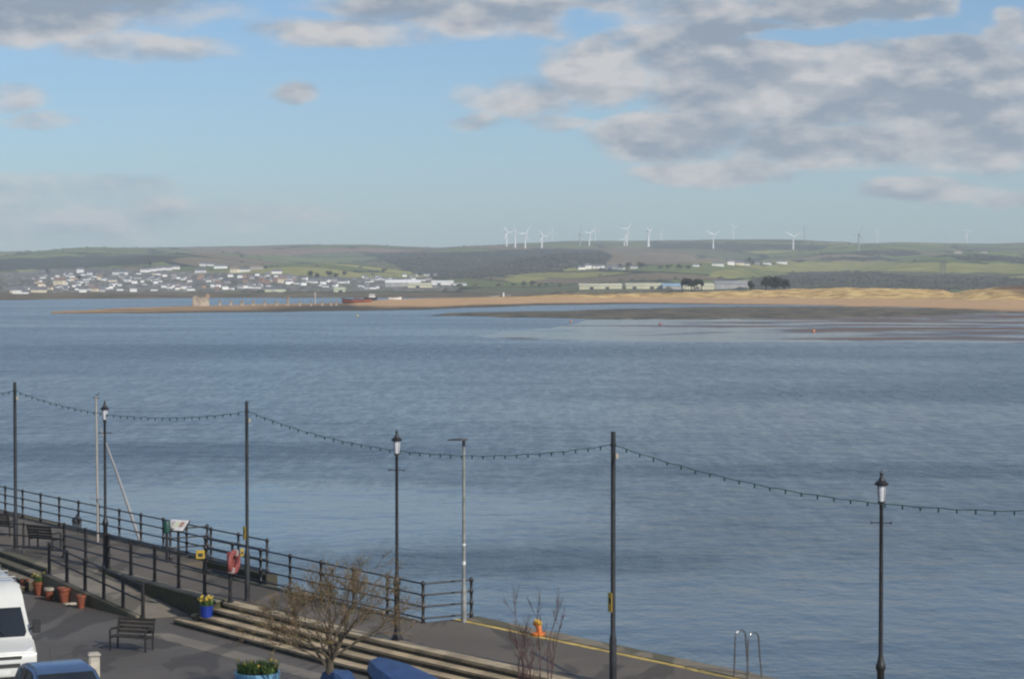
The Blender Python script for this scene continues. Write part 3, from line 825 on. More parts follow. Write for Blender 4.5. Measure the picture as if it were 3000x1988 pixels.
festoon((pC[0], pC[1], za), (pD[0], pD[1], za), .72, 'green bulb string passing in front of the lone right lamp to the photo edge')
festoon((pZ[0], pZ[1], za), (pA[0], pA[1], za), .55, 'short end of green bulb string leaving the photo at the far left')

# grey modern lamp at the railing corner
g = PZ(1359, 1821); t = thing('street_lamp', 'slim pale grey lamp post with flat head at the railing corner', 'street lamp', (g.x, g.y, 0))
mb = MB(); mb.lathe([(.075, -.02), (.075, .9), (.06, .98), (.05, 1.1), (.046, 3.0), (.040, 5.0), (.036, 5.1), (.01, 5.11)], 12); mb.build('post', 'galvanised', t, smooth=True)
mb = MB(); mb.loft([[(x, y * w, z) for y, z in ((-.5, 0), (-.35, .05), (.35, .05), (.5, 0), (.35, -.02), (-.35, -.02))] for x, w, z in ()]) if False else None
mb = MB(); secs = []
for x, w, h in ((.12, .06, .02), (.08, .10, .05), (-.08, .16, .06), (-.30, .17, .045), (-.47, .12, .02)):
    secs.append([(x, -w / 2, 5.12), (x, -w / 2 * .7, 5.12 + h), (x, w / 2 * .7, 5.12 + h), (x, w / 2, 5.12)])
mb.loft(secs); mb.build('lamp_head', 'dark_pole', t, bevel=.006)
mb = MB(); mb.tube([(0, 0, 4.95), (0, 0, 5.13)], .045, 12); mb.build('collar', 'dark_pole', t, smooth=True)
mb = MB(); mb.tube([(0, 0, 1.62), (0, 0, 1.72)], .052, 12); mb.tube([(0, 0, 2.16), (0, 0, 2.22)], .051, 12); mb.build('band', 'white_paint', t, smooth=True)

# ------------------------------------------------------------------ small things on the quay
# red life ring on its post
q = PZ(674, 1766); t = thing('life_ring', 'faded red life ring hung on the end post of the inner railing', 'life ring', (q.x, q.y, 0), R(70))
mb = MB(); ring = []
n = 20; rr_ = .265
vs, fs = [], []
for i in range(n):
    a = 2 * math.pi * i / n
    for k in range(8):
        b = 2 * math.pi * k / 8
        vs.append(((rr_ + .085 * math.cos(b)) * math.cos(a), -.13 + .075 * math.sin(b), 1.24 + (rr_ + .085 * math.cos(b)) * math.sin(a) * 1.06))
for i in range(n):
    for k in range(8):
        fs.append((i * 8 + k, i * 8 + (k + 1) % 8, ((i + 1) % n) * 8 + (k + 1) % 8, ((i + 1) % n) * 8 + k))
mb.add(vs, fs); mb.build('ring', 'ring_red', t, smooth=True)
for a in (1.2, 4.1):
    mb = MB(); c, s = math.cos(a), math.sin(a)
    mb.box((rr_ * c, -.13, 1.24 + rr_ * s * 1.06), (.09 + .11 * abs(c), .165, .09 + .11 * abs(s)))
    mb.build('grab_band', 'ring_white', t, bevel=.02)
mb = MB(); mb.box((0, -.035, 1.24), (.5, .03, .62)); mb.build('backing_board', 'ring_red', t, bevel=.02)
# yellow notices
def notice(x, y, w, h, D, label, rz):
    p = PD(x, y, D); t = thing('notice', label, 'sign', p, R(rz))
    mb = MB(); mb.box((0, 0, 0), (w, .02, h)); mb.build('panel', 'sign_yellow', t, bevel=.006)
    mb = MB(); mb.box((0, -.013, -.02), (w * .55, .004, h * .42)); mb.build('pictogram', 'boat_dark', t)
    mb = MB(); mb.box((0, .02, 0), (.05, .02, h * .8)); mb.build('bracket', 'black_iron', t)
notice(587, 1623, .26, .26, 64.2, 'small bright yellow notice on the inner railing', 10)
notice(709, 1617, .12, .24, 66.4, 'narrow pale yellow notice on the sea railing next to the pole', 40)
# tilted information board
p = PZ(520, 1640); t = thing('information_board', 'tilted white information board on a black stand by the railing', 'information board', (p.x, p.y, 0), R(-25))
mb = MB(); c = math.cos(R(38)); s = math.sin(R(38))
def tilt(x, y, z): return (x, y * c - z * s, 1.18 + y * s + z * c)
def tbox(mb, x0, x1, y0, y1, z0, z1): mb.add([tilt(x, y, z) for z in (z0, z1) for x, y in ((x0, y0), (x1, y0), (x1, y1), (x0, y1))], [(3, 2, 1, 0), (4, 5, 6, 7), (0, 1, 5, 4), (1, 2, 6, 5), (2, 3, 7, 6), (3, 0, 4, 7)])
tbox(mb, -.36, .36, -.26, .26, .03, .05); mb.build('panel', 'board_white', t)
mb = MB(); tbox(mb, -.39, .39, -.29, .29, -.01, .028); mb.build('frame', 'black_iron', t, bevel=.006)
mb = MB(); mb.tube([(.0, .06, 0), (.0, .06, 1.2)], .045, 10); mb.build('stand', 'black_iron', t, smooth=True)
for k in range(3):
    mb = MB(); tbox(mb, -.28 + .19 * k, -.12 + .19 * k, -.16 + .04 * k, .16, .051, .054); mb.build('printed_picture', ['wall_grey', 'shed_green', 'wall_brick'][k], t)
# green litter bin behind it
p = PZ(489, 1646); t = thing('litter_bin', 'small dark green bin left of the tilted board', 'bin', (p.x, p.y, 0))
mb = MB(); mb.lathe([(.05, 0), (.05, 1.05)], 10); mb.build('post', 'black_iron', t, smooth=True)
mb = MB(); mb.lathe([(.09, 1.0), (.115, 1.02), (.125, 1.38), (.10, 1.42)], 12); mb.build('tub', 'bin_green', t, smooth=True)
# mooring bollard
p = PZ(1577, 1860); t = thing('mooring_bollard', 'orange and yellow cast mooring bollard on the quay edge', 'bollard', (p.x, p.y, .02), R(-50))
mb = MB(); mb.lathe([(.20, 0), (.20, .05), (.15, .07)], 16); mb.build('base_plate', 'orange_paint', t, smooth=True)
mb = MB(); mb.tube([(.02, 0, .05), (.03, 0, .16), (.0, 0, .25), (-.06, 0, .30)], [.085, .075, .085, .10], 12); mb.build('stem', 'orange_paint', t, smooth=True)
mb = MB(); mb.tube([(.10, 0, .285), (.03, 0, .325), (-.07, 0, .325), (-.16, 0, .27)], [.05, .085, .095, .06], 12); mb.build('horn', 'bollard_yellow', t, smooth=True)
# steel ladder handrails over the edge
p = Vector((5.60, 51.2, 0)); t = thing('quay_ladder', 'pair of looped steel handrails topping a ladder at the quay edge', 'ladder', (p.x, p.y, 0), math.atan2(N.y, N.x))
for y in (0, -.46):
    mb = MB(); pts = [(-.28, y, -.05), (-.24, y, .90)]
    for k in range(9):
        a = math.pi * (1 - k / 8); pts.append((-.07 + .17 * math.cos(a), y, .98 + .15 * math.sin(a)))
    pts += [(.14, y, .55), (.22, y, -.1), (.22, y, -2.9)]
    mb.tube(pts, .021, 10); mb.build('handrail', 'steel', t, smooth=True)
for k in range(7):
    mb = MB(); mb.tube([(.22, 0, -.25 - .3 * k), (.22, -.46, -.25 - .3 * k)], .014, 8); mb.build('rung', 'steel', t, smooth=True)

# benches
def bench(loc, rz, label):
    t = thing('bench', label, 'bench', loc, rz, None)
    for k in range(4):
        mb = MB(); mb.box((0, -.20 + .13 * k, .43), (1.45, .105, .035)); mb.build('seat_slat', 'wood_bench', t, bevel=.006)
    for k in range(4):
        mb = MB(); mb.box((0, .27 + .03 * k, .54 + .12 * k), (1.45, .03, .095)); mb.build('back_slat', 'wood_bench', t, bevel=.006)
    for sx in (-.68, .68):
        mb = MB(); mb.tube([(sx, -.24, 0), (sx, -.24, .62), (sx, -.16, .66), (sx, .26, .64)], .035, 8); mb.build('arm_frame', 'black_iron', t, smooth=True)
        mb = MB(); mb.tube([(sx, .24, 0), (sx, .26, .45), (sx, .38, .97)], .035, 8); mb.build('rear_leg', 'black_iron', t, smooth=True)
        mb = MB(); mb.tube([(sx, -.24, .40), (sx, .25, .40)], .03, 8); mb.build('seat_bearer', 'black_iron', t, smooth=True)
    return t
b1 = bench((*PZ(385, 1903, PARK).xy, PARK), R(-18), 'dark slatted bench alone on the car park tarmac'); b1.scale = (.80, .9, .9)
copy_tree(b1, (*PZ(132, 1606).xy, 0), R(150), 'dark bench on the quay behind the terracotta pots')
copy_tree(b1, (*PZ(2, 1568).xy, 0), R(160), 'dark bench on the quay cut by the left edge of the photo')

# terracotta pots by the ramp
POTS = [(72, 1727, .30, .36, 'pale terracotta pot leftmost in the row, nearest the van', 0), (113, 1742, .38, .44, 'terracotta pot with daffodils in leaf, second from the van', 1),
        (143, 1757, .30, .40, 'terracotta pot with a pale rim, in the middle of the row', 2), (187, 1764, .40, .48, 'largest terracotta pot, in front of the ramp kerb', 0), (237, 1780, .30, .42, 'terracotta pot at the right end of the row', 0)]
for x, y, w, h, lab, kind in POTS:
    p = PZ(x, y, PARK); t = thing('plant_pot', lab, 'plant pot', (p.x, p.y, PARK), 0, 'terracotta pots along the ramp')
    mb = MB(); r = w / 2; mb.lathe([(r * .66, 0), (r * .70, .01), (r * .92, h * .8), (r * 1.06, h * .8), (r * 1.08, h), (r * .94, h), (r * .9, h * .9), (.01, h * .9)], 18); mb.build('pot', 'terracotta', t, smooth=True)
    mb = MB(); mb.lathe([(r * .88, h * .88), (r * .6, h * .94), (.01, h * .96)], 14); mb.build('soil', 'soil', t)
    if kind == 2:
        mb = MB(); mb.lathe([(r * 1.085, h * .80), (r * 1.1, h * .82), (r * 1.1, h * .99), (r * .96, h * 1.005)], 18); mb.build('rim', 'stone_pale', t, smooth=True)
    rnd = random.Random(int(x)); mb = MB(); fl = MB()
    for k in range(70 if kind == 1 else 14):
        a = rnd.random() * 6.28; d0 = r * .8 * rnd.random() ** .5; L = (.34 if kind == 1 else .10) * (.6 + .6 * rnd.random()); lean = .10 + .25 * rnd.random()
        bx, by = d0 * math.cos(a), d0 * math.sin(a); tx, ty = bx + L * lean * math.cos(a), by + L * lean * math.sin(a); w_ = .012
        mb.add([(bx - w_ * math.sin(a), by + w_ * math.cos(a), h * .9), (bx + w_ * math.sin(a), by - w_ * math.cos(a), h * .9), (tx, ty, h * .9 + L)], [(0, 1, 2)])
        if kind == 1 and k % 9 == 0:
            fl = MB(); fl.ball((tx, ty, h * .9 + L), .035, 6); fl.build('flower', 'daffodil', t)
    mb.build('foliage', 'leaf_green', t, fix=False)
p = PZ(205, 1770, PARK); t = thing('stone_slab', 'pale flat stone on the tarmac between two terracotta pots', 'slab', (p.x, p.y, PARK), R(35))
mb = MB(); mb.box((0, 0, .03), (.42, .22, .06)); mb.build('slab', 'stone_pale', t, bevel=.02)

def tub(loc, r, h, m, lab, name='planter', flowers=18, blades=260, rim=True, lw=.016, L0=.28, square=False):
    t = thing(name, lab, 'planter', loc, 0)
    mb = MB()
    if square: mb.box((0, 0, h / 2), (r * 1.75, r * 1.75, h), R(30), 1.12)
    else: mb.lathe([(r * .82, 0), (r * .84, .02), (r * .97, h * .6), (r, h), (r * .93, h), (r * .90, h - .06), (.02, h - .06)], 28)
    mb.build('tub', m, t, smooth=not square, bevel=.02 if square else 0)
    if rim and not square:
        for z in (h * .22, h * .78):
            mb = MB(); mb.lathe([(r * .86 + z * .10, z - .025), (r * .90 + z * .12, z - .02), (r * .90 + z * .125, z + .02), (r * .87 + z * .11, z + .025)], 28); mb.build('hoop', m, t, smooth=True)
    mb = MB(); mb.lathe([(r * .9, h - .05), (r * .5, h + .01), (.01, h + .02)], 16); mb.build('soil', 'soil', t)
    rnd = random.Random(int(r * 1000)); mb = MB(); fl = MB()
    for k in range(blades):
        a = rnd.random() * 6.28; d0 = r * .86 * rnd.random() ** .5; L = L0 * (.5 + .7 * rnd.random()); lean = rnd.uniform(-.2, .55)
        bx, by = d0 * math.cos(a), d0 * math.sin(a); b = rnd.random() * 6.28
        mx, my = bx + L * .5 * lean * .4 * math.cos(a), by + L * .5 * lean * .4 * math.sin(a)
        tx, ty = bx + L * lean * math.cos(a), by + L * lean * math.sin(a)
        cx, cy = lw * math.cos(b), lw * math.sin(b)
        mb.add([(bx - cx, by - cy, h - .03), (bx + cx, by + cy, h - .03), (mx + cx, my + cy, h + L * .55), (mx - cx, my - cy, h + L * .55), (tx, ty, h + L)], [(0, 1, 2, 3), (3, 2, 4)])
        if k < flowers:
            fl = MB(); fl.lathe([(.012, .05), (.03, .03), (.032, -.01)], 6, (tx, ty, h + L * 1.05)); 
            for j in range(6):
                aa = j * 1.047; fl.add([(tx, ty, h + L * 1.05), (tx + .055 * math.cos(aa - .35), ty + .055 * math.sin(aa - .35), h + L * 1.05 + .01), (tx + .055 * math.cos(aa + .35), ty + .055 * math.sin(aa + .35), h + L * 1.05 + .01)], [(0, 1, 2)])
            fl.build('flower', 'daffodil', t, fix=False)
    mb.build('foliage', 'leaf_green', t, fix=False)
    return t
p = PZ(605, 1806, -.32); tub((p.x, p.y, -.32), .20, .34, 'tub_blue', 'small deep blue pot of daffodils at the head of the steps', flowers=26, blades=90, rim=False, L0=.22)
tub((-6.35, 52.55, PARK), .57, .50, 'tub_pale_blue', 'large pale blue half barrel planter with daffodils, cut by the bottom edge', flowers=9, blades=520, L0=.24)

# stone post in the foreground
p = PD(275, 1990, 50.0); t = thing('gate_post', 'weathered pale stone post rising from the bottom edge', 'post', (p.x, p.y, PARK), R(20))
mb = MB(); mb.box((0, 0, .68), (.26, .26, 1.36), 0, .97); mb.build('shaft', 'stone_pale', t, bevel=.03)
mb = MB(); mb.box((0, 0, 1.385), (.31, .31, .07), 0, .9); mb.build('cap', 'stone_pale', t, bevel=.02)

# ------------------------------------------------------------------ van and car
def wheel(parent, x, y, r, w):
    mb = MB(); mb.lathe([(r * .62, -w / 2), (r * .95, -w / 2), (r, -w * .35), (r, w * .35), (r * .95, w / 2), (r * .62, w / 2)], 22)
    o = mb.build('wheel', 'tyre', parent, smooth=True); o.location = (x, y, r); o.rotation_euler = (0, R(90), 0)
    mb = MB(); mb.lathe([(.02, -w * .4), (r * .62, -w * .42), (r * .62, w * .42), (.02, w * .4)], 18); c = mb.build('rim', 'galvanised', o, smooth=True)
def side_loft(prof, halfw):
    """body from a side profile (y, z); half width as a function of y and z"""
    secs = []
    for sgn, k in ((-1, 1.0), (-1, 0.0), (1, 0.0), (1, 1.0)):
        pass
    L = [(-halfw(y, z), y, z) for y, z in prof]; Rr = [(halfw(y, z), y, z) for y, z in prof]
    mb = MB(); mb.loft([L, Rr]); return mb
# van: front towards -Y (local)
vy = math.atan2(-.42, 1.0)
vp = PD(28, 1976, 54.6)
van = thing('van', 'white high-roofed van facing the camera at the left edge', 'van', (-12.72, 52.3, PARK), -vy)
prof = [(.05, .32), (0, .45), (-.02, .78), (.06, .98), (.35, 1.04), (.95, 1.16), (1.02, 1.19), (1.62, 1.90), (1.78, 2.16), (2.0, 2.34), (2.6, 2.46), (5.2, 2.46), (5.45, 2.3), (5.5, .5), (5.4, .34)]
hw = lambda y, z: (.99 - (.13 * max(0, (z - 1.15) / 1.27))) * (1 - .07 * max(0, (.7 - y) / .7))
side_loft(prof, hw).build('body', 'van_white', van, smooth=True, bevel=.06)
def van_face(name, pts, m, push, parent=van, th=.012):
    a, b, c = Vector(pts[0]), Vector(pts[1]), Vector(pts[2]); n = (b - a).cross(c - a).normalized()
    if n.dot(push) < 0: n = -n
    mb = MB(); k = len(pts)
    mb.add([Vector(q) + n * .004 for q in pts] + [Vector(q) + n * (.004 + th) for q in pts], [tuple(range(k)), tuple(range(k, 2 * k))] + [(i, (i + 1) % k, k + (i + 1) % k, k + i) for i in range(k)])
    return mb.build(name, m, parent, bevel=.004)
ws = [(-.80, 1.04, 0), (.80, 1.04, 0), (.86, 1.12, 0), (.80, 1.60, 0), (-.80, 1.60, 0), (-.86, 1.12, 0)]
van_face('windscreen', [(x, y, 1.19 + (y - 1.02) * (.71 / .60)) for x, y, z in ws], 'glass_dark', Vector((0, -1, .6)))
van_face('grille', [(-.50, -.012, .62), (.50, -.012, .62), (.56, .02, .90), (-.56, .02, .90)], 'plastic_black', Vector((0, -1, 0)))
mb = MB(); mb.box((0, -.03, .48), (1.72, .12, .26)); mb.build('bumper', 'van_white', van, bevel=.04)
mb = MB(); mb.box((0, -.06, .36), (1.3, .10, .12)); mb.build('air_intake', 'plastic_black', van, bevel=.02)
for s in (-1, 1):
    mb = MB(); mb.loft([[(s * .56, -.03, .70), (s * .56, .10, .95), (s * .56, .16, .95), (s * .56, .10, .70)], [(s * .86, .06, .74), (s * .86, .20, 1.08), (s * .86, .28, 1.06), (s * .86, .2, .74)]]); mb.build('headlight', 'headlight', van, bevel=.015)
    mb = MB(); mb.box((s * 1.10, 1.05, 1.46), (.20, .10, .34)); mb.tube([(s * .92, 1.12, 1.38), (s * 1.08, 1.07, 1.42)], .03, 8); mb.build('wing_mirror', 'plastic_black', van, bevel=.02)
    van_face('side_window', [(s * hw(1.45, 1.4), 1.35, 1.36), (s * hw(2.2, 1.4), 2.25, 1.36), (s * hw(2.2, 2.0), 2.25, 2.0), (s * hw(1.9, 2.0), 1.85, 2.0)], 'glass_dark', Vector((s, 0, 0)))
    for y in (.95, 4.4): wheel(van, s * .86, y, .34, .22)
    mb = MB(); mb.tube([(s * .30, 1.00, 1.30), (s * .05, 1.22, 1.55)], .012, 6); mb.build('wiper', 'plastic_black', van)
for y in (2.4, 3.6, 4.8):
    mb = MB(); mb.tube([(-.80, y, 2.42), (-.80, y, 2.56), (.80, y, 2.56), (.80, y, 2.42)], .022, 8); mb.build('roof_bar', 'galvanised', van, smooth=True)
mb = MB(); mb.box((0, -.095, .52), (.52, .012, .11)); mb.build('number_plate', 'white_paint', van)

def hatchback(loc, rz, paint, label):
    t = thing('car', label, 'car', loc, rz)
    prof = [(-1.95, .28), (-2.0, .5), (-1.96, .78), (-1.6, .90), (-.95, 1.0), (-.30, 1.40), (.1, 1.46), (.9, 1.44), (1.45, 1.32), (1.86, .95), (1.95, .8), (1.97, .45), (1.9, .28)]
    hw = lambda y, z: (.86 - .20 * max(0, (z - .92) / .54)) * (1 - .10 * max(0, (abs(y) - 1.2) / .8) ** 2)
    side_loft(prof, hw).build('body', paint, t, smooth=True, bevel=.07)
    van_face('windscreen', [(-.70, -.90, 1.03), (.70, -.90, 1.03), (.62, -.36, 1.36), (-.62, -.36, 1.36)], 'glass_dark', Vector((0, -1, .8)), t)
    van_face('rear_window', [(-.62, 1.50, 1.29), (.62, 1.50, 1.29), (.70, 1.80, 1.01), (-.70, 1.80, 1.01)], 'glass_dark', Vector((0, 1, .6)), t)
    for s in (-1, 1):
        van_face('side_window', [(s * hw(-.5, 1.0), -.62, 1.0), (s * hw(.3, 1.0), .30, 1.0), (s * hw(.3, 1.34), .30, 1.36), (s * hw(-.1, 1.34), -.18, 1.36)], 'glass_dark', Vector((s, 0, .2)), t)
        van_face('side_window', [(s * hw(.4, 1.0), .38, 1.0), (s * hw(1.3, 1.0), 1.30, 1.02), (s * hw(1.2, 1.3), 1.12, 1.32), (s * hw(.4, 1.34), .38, 1.36)], 'glass_dark', Vector((s, 0, .2)), t)
        for y in (-1.25, 1.22): wheel(t, s * .76, y, .30, .20)
        mb = MB(); mb.box((s * .62, -1.93, .70), (.30, .12, .15)); mb.build('headlight', 'headlight', t, bevel=.03)
        mb = MB(); mb.box((s * .66, 1.92, .76), (.20, .10, .20)); mb.build('tail_light', 'lens_red', t, bevel=.02)
        mb = MB(); mb.box((s * .93, -.62, 1.0), (.18, .10, .12)); mb.build('wing_mirror', paint, t, bevel=.03)
    mb = MB(); mb.tube([(0, 1.2, 1.38), (0, 1.42, 1.62)], .006, 6); mb.build('aerial', 'plastic_black', t)
    return t
hatchback((-10.25, 48.0, PARK), R(24), 'car_blue', 'blue hatchback whose roof shows at the bottom left corner')
hatchback((-17.3, 67.2, PARK), R(40), 'car_black', 'black car half hidden behind the white van')

# blue covered dinghy at the bottom edge
bp = PD(1180, 1985, 50.5); t = thing('covered_dinghy', 'small boat under a smooth blue cover at the foot of the steps', 'boat', (bp.x + .25, 50.0, PARK), R(-52))
secs, hull = [], []
for y, w, zk, zt in ((-1.5, .10, .45, 1.02), (-1.42, .34, .30, 1.06), (-.8, .60, .18, .98), (0, .72, .15, .84), (.9, .68, .15, .70), (1.6, .58, .2, .58)):
    secs.append([(y, -w, zt - .22), (y, -w * .75, zt), (y, 0, zt + .06), (y, w * .75, zt), (y, w, zt - .22)])
    hull.append([(y, -w * .97, zt - .2), (y, -w * .7, zk), (y, 0, zk - .1), (y, w * .7, zk), (y, w * .97, zt - .2)])
mb = MB(); mb.loft(hull); mb.build('hull', 'boat_dark', t, smooth=True)
mb = MB(); mb.loft(secs); mb.build('cover', 'cover_blue', t, smooth=True)
for x in (-.9, .9):
    mb = MB(); mb.box((x, 0, .06), (.12, .9, .14)); mb.build('chock', 'wood_bench', t)
bp = PD(985, 1990, 50.6); t = thing('covered_dinghy', 'folded blue cover just showing at the foot of the budding tree', 'cover', (bp.x, 50.9, PARK), R(-40))
mb = MB(); mb.loft([[(y, -w, 0), (y, -w * .8, h), (y, w * .8, h), (y, w, 0)] for y, w, h in ((-.45, .2, .5), (-.3, .32, .80), (.2, .36, .82), (.5, .25, .6))]); mb.build('cover', 'cover_blue', t, bevel=.04)

# ------------------------------------------------------------------ trees in the foreground
def grow(tw, bud, p, d, L, r, depth, rnd, spread, up, budp, trunk=None):
    n = 4; pts = [p.copy()]; rs = [r]; q = p.copy(); dd = d.copy()
    for i in range(n):
        dd = (dd + Vector((rnd.uniform(-1, 1), rnd.uniform(-1, 1), rnd.uniform(-.6, .9))) * .16 + Vector((0, 0, up * .06))).normalized()
        q = q + dd * (L / n); pts.append(q.copy()); rs.append(r * (1 - .5 * (i + 1) / n))
    (trunk if (trunk is not None and depth >= 4) else tw).tube(pts, rs, 6 if depth > 2 else 4, cap=depth > 3)
    if depth <= 2 and bud is not None:
        for i in range(1, n + 1):
            for _ in range(budp):
                c = pts[i] + Vector((rnd.gauss(0, .025), rnd.gauss(0, .025), rnd.gauss(0, .025))); s = rnd.uniform(.011, .024)
                a = Vector((rnd.gauss(0, 1), rnd.gauss(0, 1), rnd.gauss(0, 1))).normalized(); b = a.orthogonal().normalized()
                bud.cur = 0 if rnd.random() < .6 else (1 if rnd.random() < .55 else 2)
                bud.add([c - a * s, c + b * s * .6, c + a * s, c - b * s * .6], [(0, 1, 2, 3)])
    if depth == 0: return
    k = 3 if depth > 1 else 4
    for i in range(k):
        t_ = rnd.uniform(.35, 1.0) if i else 1.0
        idx = min(n, max(1, round(t_ * n))); ax = Vector((rnd.gauss(0, 1), rnd.gauss(0, 1), rnd.gauss(0, .5))).normalized()
        nd = (dd + ax * spread * rnd.uniform(.5, 1.1)).normalized()
        grow(tw, bud, pts[idx], nd, L * rnd.uniform(.58, .82), max(.0046, rs[idx] * rnd.uniform(.5, .72)), depth - 1, rnd, spread, up, budp, trunk)
mat('bud_orange', (.24, .13, .05), .7, .35, 3); mat('bud_green', (.12, .12, .035), .7, .35, 3); mat('bud_brown', (.10, .068, .04), .8, .35, 3)
bp = PD(965, 1990, 50.8)
t = thing('tree', 'small bare budding tree with orange tips in front of the steps', 'tree', (bp.x, bp.y, PARK))
rnd = random.Random(5); trunk, tw, bud = MB(), MB(), MB()
trunk.tube([(0, 0, -.05), (.02, 0, .5), (.0, .02, .95), (.03, 0, 1.35)], [.15, .11, .10, .085], 10)
for i, (dx, dy, dz, L) in enumerate(((-.8, -.1, .75, 1.15), (-.35, .4, 1.0, 1.15), (.15, -.2, 1.1, 1.25), (.7, .1, .95, 1.25), (.5, -.5, .8, 1.1), (-.6, -.5, .65, 1.0), (.85, .2, .6, 1.1), (-.9, .15, .55, 1.1), (.1, .5, .9, 1.1), (.75, -.2, .75, 1.1), (-.1, -.6, .8, 1.0), (.5, .3, 1.0, 1.3))):
    grow(tw, bud, Vector((.02, 0, 1.0 + .05 * i)), Vector((dx, dy, dz)).normalized(), L, .042, 4, rnd, .78, .12, 2, trunk)
trunk.build('trunk', 'bark', t, smooth=True)
c_ = tw.build('crown', 'twig_bud', t, fix=False)
b_ = bud.build('bud_cluster', ['bud_brown', 'bud_orange', 'bud_green'], t, fix=False)
t.scale = (.94, .94, .87)

bp = PD(1545, 2000, 49.0)
t = thing('shrub', 'bare red-stemmed shrub in front of the orange bollard', 'shrub', (bp.x, bp.y, PARK))
rnd = random.Random(12); tw, st_ = MB(), MB()
for i in range(9):
    a = rnd.random() * 6.28; d0 = Vector((.12 * math.cos(a) + rnd.uniform(-.08, .08), .17 * math.sin(a), 1)).normalized()
    base = Vector((rnd.uniform(-.32, .38), rnd.uniform(-.25, .25), 0))
    H = rnd.uniform(1.6, 2.75)
    pts = [base]; q = base.copy(); dd = d0.copy(); n = 7
    for k in range(n):
        dd = (dd + Vector((rnd.gauss(0, .09), rnd.gauss(0, .09), .05))).normalized(); q = q + dd * (H / n); pts.append(q.copy())
    st_.tube(pts, [.019 - .013 * k / n for k in range(n + 1)], 6)
    for k in range(3, n + 1):
        for j in range(1 if k < n else 3):
            sp = .6 if rnd.random() < .6 else .9
            grow(tw, None, pts[k], (dd + Vector((rnd.gauss(0, .45), rnd.gauss(0, .45), .1))).normalized(), rnd.uniform(.22, .5), .006, 1, rnd, .5, .6, 0)
st_.build('stem', 'twig_red', t, smooth=True); tw.build('twigs', 'twig_red', t, fix=False)

# ------------------------------------------------------------------ on the water
bp = PD(285, 1300, 78.0)
t = thing('yacht', 'pale-masted yacht moored behind the railing at left, mast and furled sail showing', 'yacht', (bp.x, 78.0, WATER), math.atan2(.8, .6))
hull = []
for x, w, zt in ((-3.2, .55, .62), (-2.6, .9, .62), (-1, 1.15, .66), (.8, 1.08, .74), (2.2, .62, .86), (3.1, .06, .98)):
    hull.append([(x, -w, zt), (x, -w * .85, .1), (x, 0, -.35), (x, w * .85, .1), (x, w, zt)])
mb = MB(); mb.loft(hull); mb.build('hull', 'white_paint', t, smooth=True)
mb = MB(); mb.box((-.3, 0, .86), (2.0, 1.2, .4), 0, .8); mb.build('cabin', 'white_paint', t, bevel=.06)
mast_top = 8.38
mb = MB(); mb.tube([(0, 0, .6), (.0, 0, 4), (-.05, 0, mast_top)], [.045, .042, .035], 10); mb.build('mast', 'mast_alloy', t, smooth=True)
mb = MB(); mb.tube([(-.08, 0, 2.1), (-2.3, 0, 2.2)], .05, 8); mb.build('boom', 'mast_alloy', t, smooth=True)
mb = MB(); mb.tube([(.15, 0, 7.2), (.9, 0, 5.6), (1.9, 0, 3.3), (2.75, 0, 1.3)], [.02, .045, .06, .04], 8); mb.build('furled_sail', 'sail_cloth', t, smooth=True)
mb = MB(); mb.tube([(-.05, 0, mast_top), (.1, 0, mast_top + .12)], .02, 6); mb.tube([(-.05, -.2, mast_top - .05), (-.05, .2, mast_top - .05)], .015, 6); mb.build('masthead_fitting', 'boat_dark', t)
mb = MB(); mb.tube([(-.05, -.35, 4.6), (-.05, .35, 4.6)], .018, 6); mb.build('spreader', 'mast_alloy', t)

def buoy(x, y, r, m, label, cone=False):
    p = PZ(x, y, WATER); t = thing('buoy', label, 'buoy', (p.x, p.y, WATER))
    r *= .62 if y < 1000 else 1
    mb = MB(); mb.ball((0, 0, r * .45), r, 12, .85); mb.build('float', m, t, smooth=True)
    mb = MB(); mb.tube([(0, 0, r * 1.2), (0, 0, r * 1.75)], r * .14, 6); mb.build('ring', 'plastic_black', t)
buoy(225, 1531, .27, 'boat_dark', 'dark mooring buoy on the near water, seen through the left railing')
buoy(1934, 952, .75, 'buoy_red', 'faint red buoy on the wet flats, middle of the three there')
buoy(2383, 972, .85, 'buoy_orange', 'pale orange buoy on the wet flats, rightmost of them')
buoy(1672, 943, .7, 'buoy_orange', 'pale orange buoy at the inner edge of the wet flats')
buoy(1047, 926, .75, 'buoy_yellow', 'yellowish buoy on open water off the dark shore')
buoy(2107, 926, .8, 'buoy_red', 'small red buoy stranded on the dark weed bank')

# ------------------------------------------------------------------ on the spit: jetty remains, boats, marker posts
def spit_z(x, D):
    r = spit_rows(x)
    for (d0, z0), (d1, z1) in zip(r, r[1:]):
        if D <= d1: return z0 + (z1 - z0) * max(0, (D - d0) / (d1 - d0))
    return r[-1][1]
def spit_spot(x, D): return Vector(((x - 1500) / F * D, D, max(WATER - .3, spit_z(x, D))))
DJ = 1215.0
p = spit_spot(588, 1190); t = thing('pier_head', 'square ruined stone pier head at the end of the old jetty', 'pier', (p.x, 1190, p.z - .4), R(8))
k = 1190 / F
mb = MB(); mb.box((0, 0, 2.7), (50 * k, 6, 5.4), 0, .96); mb.build('base_block', 'pier_stone', t, bevel=.25)
mb = MB(); mb.box((24 * k * .85, .3, 6.0), (13 * k, 4, 1.7), 0, .8); mb.build('upper_block', 'wall_brick', t, bevel=.2)
mb = MB(); mb.box((20 * k, -.5, 7.0), (5 * k, 1.4, .8)); mb.build('bollard', 'pier_stone', t, bevel=.1)
mb = MB(); mb.box((-14 * k, -.4, 5.7), (14 * k, 3.5, .6)); mb.build('parapet', 'pier_stone', t, bevel=.1)
pier0 = None
